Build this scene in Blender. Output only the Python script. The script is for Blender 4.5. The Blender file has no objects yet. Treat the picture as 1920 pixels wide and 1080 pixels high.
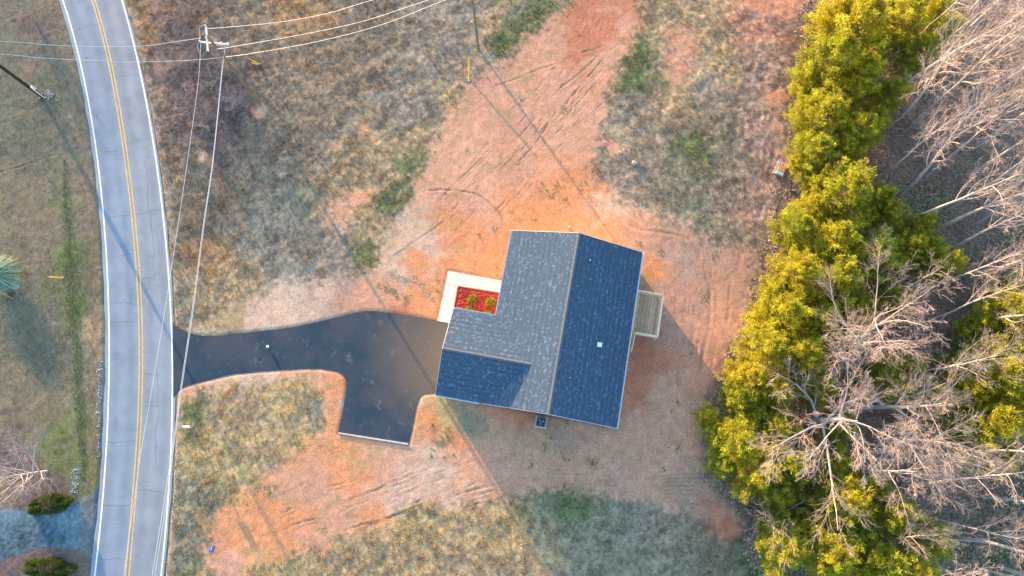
import bpy, math, random
import numpy as np
from mathutils import Matrix, Vector
from mathutils.geometry import tessellate_polygon
random.seed(7); rng = np.random.default_rng(7)
sc = bpy.context.scene
C = sc.collection

# ------------------------------------------------------------------ camera, sky, sun, exposure
HC = 68.0; FPX = 1280.0                      # drone height (m); focal length in 1920-wide pixels
nd = np.array([25., -300., -FPX]); nd /= np.linalg.norm(nd)
Zc = -nd; Xc = np.array([1., 0, 0]); Xc = Xc - Xc.dot(Zc) * Zc; Xc /= np.linalg.norm(Xc); Yc = np.cross(Zc, Xc)
MC = np.array([Xc, Yc, Zc])                  # rows: world axes seen from the camera, so MC @ camera_vector = world vector
cam = bpy.data.cameras.new('camera'); cam.lens = 24; cam.sensor_width = 36
cam.clip_start = 0.5; cam.clip_end = 6000
co = bpy.data.objects.new('camera', cam); C.objects.link(co); sc.camera = co
co.matrix_world = Matrix.Translation((0, 0, HC)) @ Matrix(MC.tolist()).to_4x4()

SUN_EL = 5.5; SUN_AZ = -32.8                 # azimuth from +Y towards +X
w = bpy.data.worlds.new("World"); sc.world = w; w.use_nodes = True
wt = w.node_tree
sky = wt.nodes.new('ShaderNodeTexSky'); sky.sky_type = 'NISHITA'; sky.sun_disc = False
sky.sun_elevation = math.radians(SUN_EL); sky.sun_rotation = math.radians(SUN_AZ)
sky.ozone_density = 1.7; sky.altitude = 250
wt.links.new(sky.outputs[0], wt.nodes['Background'].inputs[0])
wt.nodes['Background'].inputs[1].default_value = 0.15
sl = bpy.data.lights.new('sun', 'SUN'); sl.energy = 3.0; sl.angle = math.radians(0.5); sl.color = (1.0, 0.61, 0.31)
so = bpy.data.objects.new('sun', sl); C.objects.link(so)
e_, a_ = math.radians(SUN_EL), math.radians(SUN_AZ)
SD = Vector((math.sin(a_) * math.cos(e_), math.cos(a_) * math.cos(e_), math.sin(e_)))
so.rotation_euler = SD.to_track_quat('Z', 'Y').to_euler(); so.location = (-40, 60, 30)
vs = sc.view_settings; vs.view_transform = 'Standard'; vs.look = 'None'; vs.gamma = 1; vs.use_curve_mapping = False
vs.exposure = 2.84

# ------------------------------------------------------------------ helpers
# survey: the point of the place at height z that the photo shows at (px, py)
def Uv(px, py, z=0.0):
    px = np.asarray(px, float); py = np.asarray(py, float)
    d = np.stack([px - 960., 540. - py, np.full(px.shape, -FPX)], -1) @ MC.T
    t = (HC - z) / -d[..., 2]
    return np.stack([d[..., 0] * t, d[..., 1] * t, np.zeros(px.shape) + z], -1)
def Pv(W):                                   # the reverse, vectorised
    c = (np.asarray(W) - np.array([0, 0, HC])) @ MC
    return 960 + FPX * c[..., 0] / -c[..., 2], 540 - FPX * c[..., 1] / -c[..., 2]
U = lambda px, py, z=0.0: Uv(px, py, z)

def tag(o, label=None, cat=None, group=None, kind=None):
    if label: o['label'] = label
    if cat: o['category'] = cat
    if group: o['group'] = group
    if kind: o['kind'] = kind
    return o
def empty(name, loc=(0, 0, 0), rz=0.0, label=None, cat=None, group=None, sc_=1.0):
    o = bpy.data.objects.new(name, None); C.objects.link(o); o.location = loc; o.rotation_euler = (0, 0, rz)
    o.scale = (sc_,) * 3; o.empty_display_size = .3
    return tag(o, label, cat, group)
def mesh(name, V, F, mat, parent=None, col=None, smooth=False):
    """V (n,3); F list of (m,k) index arrays or one array"""
    V = np.asarray(V, dtype=np.float32)
    Fs = F if isinstance(F, list) else [F]
    Fs = [np.asarray(f, dtype=np.int32) for f in Fs if len(f)]
    me = bpy.data.meshes.new(name)
    me.vertices.add(len(V)); me.vertices.foreach_set('co', V.ravel())
    tot = sum(f.size for f in Fs); npoly = sum(len(f) for f in Fs)
    me.loops.add(tot); me.polygons.add(npoly)
    me.loops.foreach_set('vertex_index', np.concatenate([f.ravel() for f in Fs]))
    lt = np.concatenate([np.full(len(f), f.shape[1], np.int32) for f in Fs])
    ls = np.concatenate([[0], np.cumsum(lt)[:-1]]).astype(np.int32)
    me.polygons.foreach_set('loop_start', ls); me.polygons.foreach_set('loop_total', lt)
    me.polygons.foreach_set('use_smooth', np.full(npoly, bool(smooth)))
    if col is not None:
        col = np.asarray(col, np.float32)
        if col.shape[1] == 3: col = np.concatenate([col, np.ones((len(col), 1), np.float32)], 1)
        at = me.color_attributes.new('Col', 'FLOAT_COLOR', 'POINT'); at.data.foreach_set('color', col.ravel())
    me.update(calc_edges=True)
    me.materials.append(mat)
    o = bpy.data.objects.new(name, me); C.objects.link(o)
    if parent: o.parent = parent
    return o
class MB:                                    # collects boxes, bars, prisms for ONE part
    def __init__(s): s.V = []; s.F = {}; s.n = 0; s.C = []
    def add(s, V, F, col=None):
        V = np.asarray(V, float).reshape(-1, 3)
        for f in F: s.F.setdefault(len(f), []).append([i + s.n for i in f])
        s.V.append(V); s.n += len(V)
        if col is not None: s.C.append(np.tile(np.asarray(col, float), (len(V), 1)))
    def hexa(s, b, t, col=None):             # bottom loop, top loop
        k = len(b); F = [list(range(k))[::-1], list(range(k, 2 * k))]
        for i in range(k): j = (i + 1) % k; F.append([i, j, k + j, k + i])
        s.add(list(b) + list(t), F, col)
    def box(s, c, d, ux=(1, 0, 0), uy=(0, 1, 0), col=None):
        ux, uy = np.array(ux, float), np.array(uy, float); uz = np.cross(ux, uy); c = np.array(c, float)
        hx, hy, hz = ux * d[0] / 2, uy * d[1] / 2, uz * d[2] / 2
        s.hexa([c - hx - hy - hz, c + hx - hy - hz, c + hx + hy - hz, c - hx + hy - hz],
               [c - hx - hy + hz, c + hx - hy + hz, c + hx + hy + hz, c - hx + hy + hz], col)
    def bar(s, p, q, wd, ht=None, col=None):
        p, q = np.array(p, float), np.array(q, float); d = q - p; L = np.linalg.norm(d); d /= L
        up = np.array([0, 0, 1.]) if abs(d[2]) < .9 else np.array([1., 0, 0])
        sd = np.cross(up, d); sd /= np.linalg.norm(sd)
        s.box((p + q) / 2, (L, wd, ht or wd), d, sd, col)
    def tube(s, pts, r, k=8, col=None, caps=True):
        pts = np.asarray(pts, float); n = len(pts); r = np.zeros(n) + r
        V = []; T = np.gradient(pts, axis=0) if n > 2 else np.tile(pts[-1] - pts[0], (n, 1))
        up = np.array([.13, .21, .97])
        if abs((T[0] / np.linalg.norm(T[0])) @ up) > .93: up = np.array([1., .1, 0])
        for i in range(n):
            t = T[i] / np.linalg.norm(T[i]); a = np.cross(t, up); a /= np.linalg.norm(a); b = np.cross(t, a)
            for j in range(k):
                an = 2 * math.pi * j / k; V.append(pts[i] + r[i] * (math.cos(an) * a + math.sin(an) * b))
        F = [[i * k + j, i * k + (j + 1) % k, (i + 1) * k + (j + 1) % k, (i + 1) * k + j] for i in range(n - 1) for j in range(k)]
        if caps: F += [list(range(k)), list(range((n - 1) * k, n * k))[::-1]]
        s.add(V, F, col)
    def build(s, name, mat, parent=None, smooth=False):
        return mesh(name, np.concatenate(s.V), [np.array(f) for f in s.F.values()], mat, parent,
                    np.concatenate(s.C) if s.C else None, smooth)
def copy_tree(o, parent=None):
    c = o.copy(); C.objects.link(c); c.parent = parent
    for ch in [x for x in o.children]: copy_tree(ch, c)
    return c
# numpy noise
_tab = np.random.default_rng(3).random((64, 256, 256)).astype(np.float32)
def vn(x, y, s, seed=0):
    x = np.asarray(x) / s + seed * 17.3; y = np.asarray(y) / s + seed * 9.7
    xi = np.floor(x).astype(int); yi = np.floor(y).astype(int); fx = x - xi; fy = y - yi
    fx = fx * fx * (3 - 2 * fx); fy = fy * fy * (3 - 2 * fy); T = _tab[seed % 64]
    a = T[xi & 255, yi & 255]; b = T[(xi + 1) & 255, yi & 255]; c = T[xi & 255, (yi + 1) & 255]; d = T[(xi + 1) & 255, (yi + 1) & 255]
    return (a * (1 - fx) + b * fx) * (1 - fy) + (c * (1 - fx) + d * fx) * fy
def fbm(x, y, s, seed=0, o=4, g=.5):
    r = 0; am = 1; tt = 0
    for i in range(o): r = r + am * vn(x, y, s / 2 ** i, seed + i * 5); tt += am; am *= g
    return r / tt - .5                       # about -.35 .. .35
def sstep(a, b, x): t = np.clip((x - a) / (b - a), 0, 1); return t * t * (3 - 2 * t)
def seg_dist(x, y, pl, closed=False):
    d = np.full(x.shape, 1e9); pl = list(pl); n = len(pl)
    for i in range(n if closed else n - 1):
        ax, ay = pl[i][:2]; bx, by = pl[(i + 1) % n][:2]; vx, vy = bx - ax, by - ay
        t = np.clip(((x - ax) * vx + (y - ay) * vy) / (vx * vx + vy * vy + 1e-9), 0, 1)
        d = np.minimum(d, (x - ax - t * vx) ** 2 + (y - ay - t * vy) ** 2)
    return np.sqrt(d)
def sdf(x, y, pl):                           # negative inside
    ins = np.zeros(x.shape, bool); n = len(pl)
    for i in range(n):
        ax, ay = pl[i][:2]; bx, by = pl[(i + 1) % n][:2]
        if ay == by: continue
        ins ^= ((ay > y) != (by > y)) & (x < (bx - ax) * (y - ay) / (by - ay) + ax)
    d = seg_dist(x, y, pl, True); return np.where(ins, -d, d)
def smooth_poly(pl, closed=False, k=6):      # Catmull-Rom
    pl = np.array(pl, float); n = len(pl); out = []
    for i in range(n if closed else n - 1):
        g = (lambda j: pl[j % n]) if closed else (lambda j: pl[min(max(j, 0), n - 1)])
        p0, p1, p2, p3 = g(i - 1), g(i), g(i + 1), g(i + 2)
        for t in np.arange(k) / k:
            out.append(.5 * (2 * p1 + (p2 - p0) * t + (2 * p0 - 5 * p1 + 4 * p2 - p3) * t * t + (3 * p1 - p0 - 3 * p2 + p3) * t ** 3))
    if not closed: out.append(pl[-1])
    return np.array(out)

# ------------------------------------------------------------------ materials
def mat(name, color=(.5, .5, .5), rough=.8, var=.0, vscale=3., spec=.3, metal=0., attr=False, bump=0., bscale=20., trans=0., objvar=None, fine=None, emit=None):
    m = bpy.data.materials.new(name); m.use_nodes = True; nt = m.node_tree; N = nt.nodes; L = nt.links
    b = N['Principled BSDF']; b.inputs['Roughness'].default_value = rough; b.inputs['Metallic'].default_value = metal
    b.inputs['Specular IOR Level'].default_value = spec
    if attr:
        a = N.new('ShaderNodeAttribute'); a.attribute_name = 'Col'; src = a.outputs['Color']
    else:
        r = N.new('ShaderNodeRGB'); r.outputs[0].default_value = (*color, 1); src = r.outputs[0]
    tc = N.new('ShaderNodeTexCoord')
    def mul(src, fac_socket, lo, hi):
        mr = N.new('ShaderNodeMapRange'); mr.inputs['From Min'].default_value = .3; mr.inputs['From Max'].default_value = .7
        mr.inputs['To Min'].default_value = lo; mr.inputs['To Max'].default_value = hi; L.new(fac_socket, mr.inputs['Value'])
        v = N.new('ShaderNodeVectorMath'); v.operation = 'SCALE'; L.new(src, v.inputs[0]); L.new(mr.outputs[0], v.inputs['Scale'])
        return v.outputs[0]
    if objvar:                               # per-object tint between white and objvar
        oi = N.new('ShaderNodeObjectInfo'); mx = N.new('ShaderNodeMix'); mx.data_type = 'RGBA'; mx.blend_type = 'MULTIPLY'
        L.new(oi.outputs['Random'], mx.inputs['Factor']); L.new(src, mx.inputs['A']); mx.inputs['B'].default_value = (*objvar, 1)
        src = mx.outputs['Result']
    if var:
        n = N.new('ShaderNodeTexNoise'); n.inputs['Scale'].default_value = vscale; n.inputs['Detail'].default_value = 6
        L.new(tc.outputs['Object'], n.inputs['Vector']); src = mul(src, n.outputs['Fac'], 1 - var, 1 + var)
    if fine:
        n = N.new('ShaderNodeTexNoise'); n.inputs['Scale'].default_value = fine[0]; n.inputs['Detail'].default_value = 3
        L.new(tc.outputs['Object'], n.inputs['Vector']); src = mul(src, n.outputs['Fac'], 1 - fine[1], 1 + fine[1])
    L.new(src, b.inputs['Base Color'])
    if bump:
        n = N.new('ShaderNodeTexNoise'); n.inputs['Scale'].default_value = bscale; n.inputs['Detail'].default_value = 5
        L.new(tc.outputs['Object'], n.inputs['Vector'])
        bp = N.new('ShaderNodeBump'); bp.inputs['Strength'].default_value = bump; bp.inputs['Distance'].default_value = .03
        L.new(n.outputs['Fac'], bp.inputs['Height']); L.new(bp.outputs[0], b.inputs['Normal'])
    if trans:
        t = N.new('ShaderNodeBsdfTranslucent'); L.new(src, t.inputs['Color']); ms = N.new('ShaderNodeMixShader')
        ms.inputs[0].default_value = trans; L.new(b.outputs[0], ms.inputs[1]); L.new(t.outputs[0], ms.inputs[2])
        L.new(ms.outputs[0], N['Material Output'].inputs['Surface'])
    return m
M = {}
M['ground'] = mat('ground', attr=True, rough=1, spec=.05, var=.12, vscale=1.3, fine=(6.5, .24), bump=.3, bscale=9)
M['tuft'] = mat('dry_grass', attr=True, rough=.9, spec=.05, trans=.25)
M['litter'] = mat('leaf_litter', attr=True, rough=.9, spec=.05)
M['road'] = mat('weathered_asphalt', (.3, .3, .3), .85, .05, .35, .2, attr=True, fine=(14, .12), bump=.08, bscale=30)
M['white_paint'] = mat('white_road_paint', (.78, .78, .78), .7, .2, 5., fine=(11., .18))
M['yellow_paint'] = mat('yellow_road_paint', (.70, .43, .11), .7, .2, 3., fine=(11., .18))
M['crack'] = mat('crack_seal', (.15, .15, .16), .9)
M['concrete'] = mat('pale_concrete', (.66, .61, .54), .9, .06, 1.2, .1, fine=(12, .05))
M['kerb'] = mat('worn_concrete', (.55, .50, .46), .9, .2, 4.)
M['mulch'] = mat('red_mulch', (.33, .048, .042), .95, .35, 3., .05, fine=(16, .4), bump=.8, bscale=9)
M['shingle'] = mat('asphalt_shingle', attr=True, rough=.9, spec=.1, fine=(30., .10))
M['cap'] = mat('ridge_cap', (.12, .135, .165), .9, .08, 4., .1)
M['white'] = mat('white_aluminium', (.75, .77, .8), .5, .04, 2.)
M['siding'] = mat('pale_siding', (.62, .62, .60), .7, .04, 2.)
M['found'] = mat('brick_red_foundation', (.26, .12, .09), .9, .2, 5.)
M['glass'] = mat('window_glass', (.03, .04, .05), .08, 0, 1, .6)
M['door'] = mat('front_door_paint', (.10, .04, .03), .5)
M['garage'] = mat('white_garage_door', (.70, .70, .68), .6, .03, 2.)
M['deckwood'] = mat('treated_pine', (.85, .60, .38), .85, .15, 3., .1, objvar=(.45, .45, .48), fine=(10, .12))
M['rail'] = mat('rail_pine', (.80, .66, .47), .8, .08, 3., .1)
M['pole'] = mat('weathered_pole_wood', (.20, .15, .10), .9, .25, 2., .1)
M['darkpole'] = mat('creosote_pole_wood', (.045, .03, .03), .85, .25, 2., .15)
M['armwood'] = mat('bleached_crossarm', (.70, .70, .74), .8, .08, 2., .1)
M['ceram'] = mat('insulator_grey', (.6, .62, .66), .4)
M['wire'] = mat('bare_conductor', (.62, .60, .62), .5, 0, 1, .5)
M['yellow'] = mat('yellow_plastic', (.85, .45, .02), .6)
M['metal'] = mat('galvanised', (.45, .46, .48), .45, .08, 3, .5, .6)
M['acgreen'] = mat('condenser_green', (.04, .10, .12), .5, .1, 3.)
M['fan'] = mat('fan_blade_blue_grey', (.14, .34, .42), .4, 0, 1, .5)
M['black'] = mat('black_plastic', (.02, .022, .025), .6)
M['mail'] = mat('white_mailbox_paint', (.8, .78, .78), .5)
M['blue'] = mat('blue_sign', (.03, .16, .55), .5)
M['redsign'] = mat('red_sign', (.6, .05, .05), .5)
M['tray'] = mat('pale_blue_plastic', (.25, .55, .68), .5)
M['clay'] = mat('terracotta', (.48, .17, .09), .8, .15, 4.)
M['plank'] = mat('orange_plank', (.55, .27, .15), .85, .15, 5.)
M['stone'] = mat('pale_stone', (.40, .36, .32), .9, .2, 6., objvar=(.8, .78, .76))
M['bark'] = mat('pale_bark', (.46, .42, .42), .9, .22, 1.5, .1, objvar=(.72, .74, .82))
M['twig'] = mat('twig_bark', (.40, .345, .32), .9, .22, 1., .1, objvar=(.78, .76, .8))
M['pinebark'] = mat('pine_bark', (.26, .19, .15), .95, .25, 3., .05)
M['brush'] = mat('brush_twigs', (.34, .27, .24), .95, .25, .6, .05)
M['needle'] = mat('evergreen_foliage', attr=True, rough=.7, spec=.15, trans=.42, objvar=(.68, .84, 1), var=.18, vscale=.8)
M['hedge'] = mat('hedge_foliage', attr=True, rough=.8, spec=.1, trans=.25)
M['pampas'] = mat('pampas_blades', attr=True, rough=.8, spec=.1, trans=.3)

# driveway: dark sealed asphalt, lighter and browner towards the garage, with pale scuffs
def driveway_mat(cx, cy):
    m = mat('dark_asphalt'); nt = m.node_tree; N = nt.nodes; L = nt.links; b = N['Principled BSDF']
    tc = N.new('ShaderNodeTexCoord')
    def noise(s, d=6, dist=0.):
        n = N.new('ShaderNodeTexNoise'); n.inputs['Scale'].default_value = s; n.inputs['Detail'].default_value = d
        n.inputs['Distortion'].default_value = dist; L.new(tc.outputs['Object'], n.inputs['Vector']); return n.outputs['Fac']
    def mr(v, a, b_, c, d):
        n = N.new('ShaderNodeMapRange'); n.interpolation_type = 'SMOOTHSTEP'
        for k, x in zip(('From Min', 'From Max', 'To Min', 'To Max'), (a, b_, c, d)): n.inputs[k].default_value = x
        L.new(v, n.inputs['Value']); return n.outputs[0]
    def mix(f, a, b_):
        n = N.new('ShaderNodeMix'); n.data_type = 'RGBA'; L.new(f, n.inputs['Factor'])
        for k, x in (('A', a), ('B', b_)):
            if isinstance(x, tuple): n.inputs[k].default_value = (*x, 1)
            else: L.new(x, n.inputs[k])
        return n.outputs['Result']
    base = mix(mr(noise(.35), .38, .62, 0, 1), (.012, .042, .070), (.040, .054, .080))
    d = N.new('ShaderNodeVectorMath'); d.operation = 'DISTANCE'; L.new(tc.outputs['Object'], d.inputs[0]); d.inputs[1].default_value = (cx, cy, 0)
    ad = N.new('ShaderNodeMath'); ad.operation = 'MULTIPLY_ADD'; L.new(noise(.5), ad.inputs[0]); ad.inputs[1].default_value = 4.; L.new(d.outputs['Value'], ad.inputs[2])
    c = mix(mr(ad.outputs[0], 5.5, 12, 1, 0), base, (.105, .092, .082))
    c = mix(mr(noise(1.1, 8, 1.2), .60, .74, 0, .35), c, (.22, .21, .22))
    c = mix(mr(noise(14., 3), .35, .65, 0, .12), c, (.0, .0, .0))
    L.new(c, b.inputs['Base Color']); b.inputs['Roughness'].default_value = .72
    return m

# ------------------------------------------------------------------ plan of the paved places (photo survey -> metres)
ext = lambda pts, a, b: [tuple(np.array(pts[0]) + (np.array(pts[0]) - np.array(pts[1])) * 0 + a)] + pts + [b]
LW = [(118, 0), (139, 67), (156, 139), (169, 206), (179, 275), (189, 345), (196, 423), (200.5, 500), (203.5, 570), (204.8, 640), (204.8, 707), (202.8, 776), (199.4, 840), (197, 880), (193, 947), (185.6, 1002), (177.8, 1080)]
RW = [(229, 0), (241.7, 44), (261, 122), (273.6, 194), (288, 275), (300, 345), (308, 423), (315, 500), (320, 570), (322, 625), (323, 707), (321.9, 776), (320.8, 840), (319, 890), (315, 947), (309.7, 1002), (302, 1080)]
CY = [(175.5, 0), (194.5, 69), (214, 155.5), (226.4, 222), (234, 275), (241.7, 339), (250, 403), (257, 487), (262, 565), (264, 615), (264.9, 690), (262.8, 768), (259.5, 835), (257, 868), (250, 947), (245, 1010.5), (239, 1080)]
def road_line(pts):
    W = U(np.array(pts)[:, 0], np.array(pts)[:, 1])[:, :2]
    f = np.poly1d(np.polyfit(W[:, 1], W[:, 0], 5))
    ys = np.arange(-13, 51.01, .5); xs = f(ys)
    # beyond the surveyed stretch the road runs on in smooth arcs
    def run(x0, y0, s, sgn, curv):
        out = []; ang = math.atan2(sgn, s * sgn)
        for i in range(260): ang += curv; x0 += 1.5 * math.cos(ang); y0 += 1.5 * math.sin(ang); out.append((x0, y0))
        return out
    up = run(xs[-1], ys[-1], (xs[-1] - xs[-2]) / .5, 1, .0008)
    dn = run(xs[0], ys[0], (xs[1] - xs[0]) / .5, -1, -.0006)
    return np.array(dn[::-1] + list(zip(xs, ys)) + up), f
cl, fC = road_line(CY)
ll, fL = road_line(LW); rl, fR = road_line(RW)
T = np.gradient(cl, axis=0); T /= np.linalg.norm(T, axis=1)[:, None]; NR = np.stack([T[:, 1], -T[:, 0]], 1)   # to the right
# half widths measured from the double line
hl = 3.25; hr = 3.22
def strip(o0, o1, z, i0=0, i1=None, cen=cl):
    a = cen[i0:i1] + NR[i0:i1] * (o0 if np.ndim(o0) == 0 else o0[i0:i1, None]); b = cen[i0:i1] + NR[i0:i1] * (o1 if np.ndim(o1) == 0 else o1[i0:i1, None])
    n = len(a); V = np.concatenate([np.c_[a, np.full(n, z)], np.c_[b, np.full(n, z)]]); i = np.arange(n - 1)
    return V, np.stack([i, i + n, i + n + 1, i + 1], 1)
def offs(f, sgn):                            # offset of an edge line from the double line, at each station
    o = np.abs(cl[:, 0] - f(np.clip(cl[:, 1], -13, 51))) * 0
    ys = np.clip(cl[:, 1], -13, 51); inr = (cl[:, 1] > -13) & (cl[:, 1] < 51)
    o = (f(ys) - fC(ys)) * np.abs(T[:, 1])
    a, b = o[inr][0], o[inr][-1]; idx = np.where(inr)[0]; o[:idx[0]] = a; o[idx[-1] + 1:] = b
    return o
oL, oR = offs(fL, -1), offs(fR, 1)
ragged = lambda a, s: a * (np.interp(np.arange(len(cl)), np.arange(0, len(cl), 3), rng.random(len(range(0, len(cl), 3)))) - .5)
eL = oL - .42 + ragged(.14, 1); eR = oR + .26 + ragged(.12, 2)
ts = np.linspace(0, 1, 33); n_ = len(cl); oo = eL[:, None] * (1 - ts) + eR[:, None] * ts
V = np.concatenate([(cl[:, None] + NR[:, None] * oo[..., None]), np.full(oo.shape + (1,), .022)], -1).reshape(-1, 3)
ii = (np.arange(n_ - 1)[:, None] * 33 + np.arange(32)[None]).ravel(); Fq = np.stack([ii, ii + 33, ii + 34, ii + 1], 1)
if np.cross(V[Fq[0][1]] - V[Fq[0][0]], V[Fq[0][2]] - V[Fq[0][1]])[2] < 0: Fq = Fq[:, ::-1]
o_ = oo.ravel(); x_, y_ = V[:, 0], V[:, 1]; tn = 1 + .0 * o_
for c0 in (-2.55, -.95, .95, 2.5): tn -= .13 * np.exp(-((o_ - c0 - .25 * fbm(x_, y_, 6, 130)) / .42) ** 2)
tn += .10 * np.exp(-(np.minimum(np.abs(o_ - eL.mean()), np.abs(o_ - eR.mean())) / .25) ** 2) + .22 * fbm(x_, y_, 3.5, 131) + .3 * fbm(x_, y_, .8, 132)
seam = np.exp(-((o_ - .02) / .12) ** 2) * .12; rc = np.array([.235, .285, .35]) + np.array([.03, .01, -.015]) * sstep(-.5, 1.5, o_)[:, None]
road = tag(mesh('road', V, Fq, M['road'], col=rc * (tn - seam)[:, None]), kind='structure')
road['label'] = 'two lane grey asphalt road with double yellow line'
def flip(F): return F[:, ::-1]
V, Fq = strip(oL + .075, oL - .075, .027); mesh('edge_line', V, flip(Fq), M['white_paint'], road)
V, Fq = strip(oR + .075, oR - .075, .027); mesh('edge_line', V, flip(Fq), M['white_paint'], road)
V, Fq = strip(-.10, -.235, .027); mesh('centre_line', V, flip(Fq), M['yellow_paint'], road)
V, Fq = strip(.235, .10, .027); mesh('centre_line', V, flip(Fq), M['yellow_paint'], road)
# cracks: thin crooked dark lines lying on the asphalt
cb = []; cf = []; k = 0
def crack(p, q, wd=.035, jit=.18):
    global k
    n = max(4, int(np.hypot(*(np.array(q) - p)) / .25)); t = np.linspace(0, 1, n)
    P_ = np.outer(1 - t, p) + np.outer(t, q); d = (np.array(q) - p) / np.hypot(*(np.array(q) - p)); nn = np.array([-d[1], d[0]])
    j = np.cumsum(rng.normal(0, .06, n)); j -= np.linspace(0, j[-1], n); j = np.clip(j, -jit, jit)
    P_ = P_ + j[:, None] * nn; ww = wd * (.4 + rng.random(n))[:, None]; V = np.concatenate([np.c_[P_ + nn * ww / 2, np.full(n, .0255)], np.c_[P_ - nn * ww / 2, np.full(n, .0255)]])
    i = np.arange(n - 1); cb.append(V); cf.append(np.stack([i, i + 1, i + n + 1, i + n], 1) + k); k += 2 * n
for (x0, y0, x1, y1) in [(200, 407, 305, 392), (196, 484, 262, 472), (262, 525, 300, 512), (206, 572, 250, 568), (206, 676, 258, 668), (206, 604, 250, 603), (268, 702, 300, 704), (200, 829, 262, 823),
                         (190, 949, 250, 943), (190, 1050, 240, 1048), (268, 762, 300, 761), (190, 288, 222, 284), (235, 270, 292, 258), (195, 150, 262, 140), (160, 108, 250, 80), (140, 60, 200, 40),
                         (150, 120, 255, 112), (180, 215, 240, 196), (250, 918, 310, 925), (292, 680, 298, 780), (298, 780, 290, 870), (273, 300, 282, 440), (284, 420, 290, 520)]:
    a = U(x0, y0)[:2]; b = U(x1, y1)[:2]; crack(a, b)
for i in range(70):
    y = rng.uniform(0, 1080); y = y * rng.random() ** .4
    c0 = U(160 + 60 * rng.random() + (60 if y > 300 else 0) * min(1, y / 500), y)[:2]
    off = rng.uniform(-2.9, 2.2); x = fC(c0[1]) + off; crack(np.array([x, c0[1]]), np.array([x + rng.uniform(.5, 1.2), c0[1] + rng.uniform(-.3, .35)]), .022)
tag(mesh('crack', np.concatenate(cb), np.concatenate(cf), M['crack'], road), kind='stuff')

DRV = smooth_poly([(324.5, 604), (333, 613), (346, 621), (369.5, 629), (403, 630), (444.5, 626), (520, 617.5), (549.5, 613), (591, 605), (635.5, 594), (672, 585.5), (691, 583.5), (724.5, 586), (774.5, 593), (819, 600.5), (846, 606)], k=4).tolist() + \
      smooth_poly([(852, 655), (842, 738)], k=2).tolist() + \
      smooth_poly([(817.5, 737), (801, 738), (790, 742.5), (784, 753), (778, 776), (766, 834)], k=4).tolist() + [[634, 813]] + \
      smooth_poly([(641, 779), (648, 740), (649, 718), (644.5, 705), (635.5, 698), (613, 693), (591, 691), (549, 692.5), (480, 697), (472, 698), (433, 702.5), (397, 711), (361, 720.5), (340, 728), (326, 745)], k=4).tolist() + [[325, 745], [325, 603]]
DRV = np.array(DRV); DRVw = U(DRV[:, 0], DRV[:, 1])[:, :2]
def sheet(name, poly, z, m, parent=None, thick=0.06):
    p3 = [Vector((x, y, 0)) for x, y in poly]; tri = tessellate_polygon([p3]); n = len(poly)
    V = [(x, y, z) for x, y in poly] + [(x, y, z - thick) for x, y in poly]
    tri = [t if (np.cross(np.array(poly[t[1]]) - poly[t[0]], np.array(poly[t[2]]) - poly[t[0]]) > 0) else t[::-1] for t in tri]
    return mesh(name, V, [np.array(tri), np.array([[i, (i + 1) % n, n + (i + 1) % n, n + i] for i in range(n)])], m, parent)
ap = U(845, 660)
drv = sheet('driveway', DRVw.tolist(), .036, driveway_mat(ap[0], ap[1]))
tag(drv, 'dark asphalt driveway with a turning spur', kind='structure')

# sidewalk slabs (L-shaped walk)
SW_out = [(840, 508), (943, 526.6)]; SW_in = [(859, 536.5), (940, 549.5)]
walk = empty('sidewalk', U(850, 540)); tag(walk, 'pale concrete L-shaped front walk', kind='structure'); walk.location = (0, 0, 0)
def slab(pts):
    W = [U(*p)[:2] for p in pts]; c = np.mean(W, 0); W = [c + (np.array(p) - c) * .985 for p in W]
    sheet('slab', [tuple(p) for p in W][::-1], .055, M['concrete'], walk, .1)
lerp = lambda a, b, t: (a[0] + (b[0] - a[0]) * t, a[1] + (b[1] - a[1]) * t)
O1, I1 = (840, 508), (859, 536.5)
OE, IE = (960, 529.5), (960, 552.5)
slab([O1, lerp(O1, OE, .165), I1, (835.3, 532.5)])
for i in range(5):
    t0, t1 = i / 5, (i + 1) / 5
    slab([lerp(lerp(O1, OE, .165), OE, t0), lerp(lerp(O1, OE, .165), OE, t1), lerp(I1, IE, t1), lerp(I1, IE, t0)])
OB, IB = (820, 602), (845.5, 606.5)
for i in range(3):
    t0, t1 = i / 3, (i + 1) / 3
    slab([lerp((835.3, 532.5), OB, t0), lerp(I1, IB, t0), lerp(I1, IB, t1), lerp((835.3, 532.5), OB, t1)])

# ------------------------------------------------------------------ the house frame
hang = math.radians(-10.4); EA = np.array([math.cos(hang), math.sin(hang), 0]); EB = np.array([math.sin(hang), -math.cos(hang), 0])
H0 = np.array([-1.17, 20.98, 0.]); HW, HL, TP, ZE = 12.92, 17.15, .41, 3.5; GV0, GU = 8.76, -4.2
def Hp(u, v, z=0.): return H0 + EA * u + EB * v + np.array([0, 0, z])
def roofz(u): return ZE + TP * min(u, HW - u)

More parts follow.
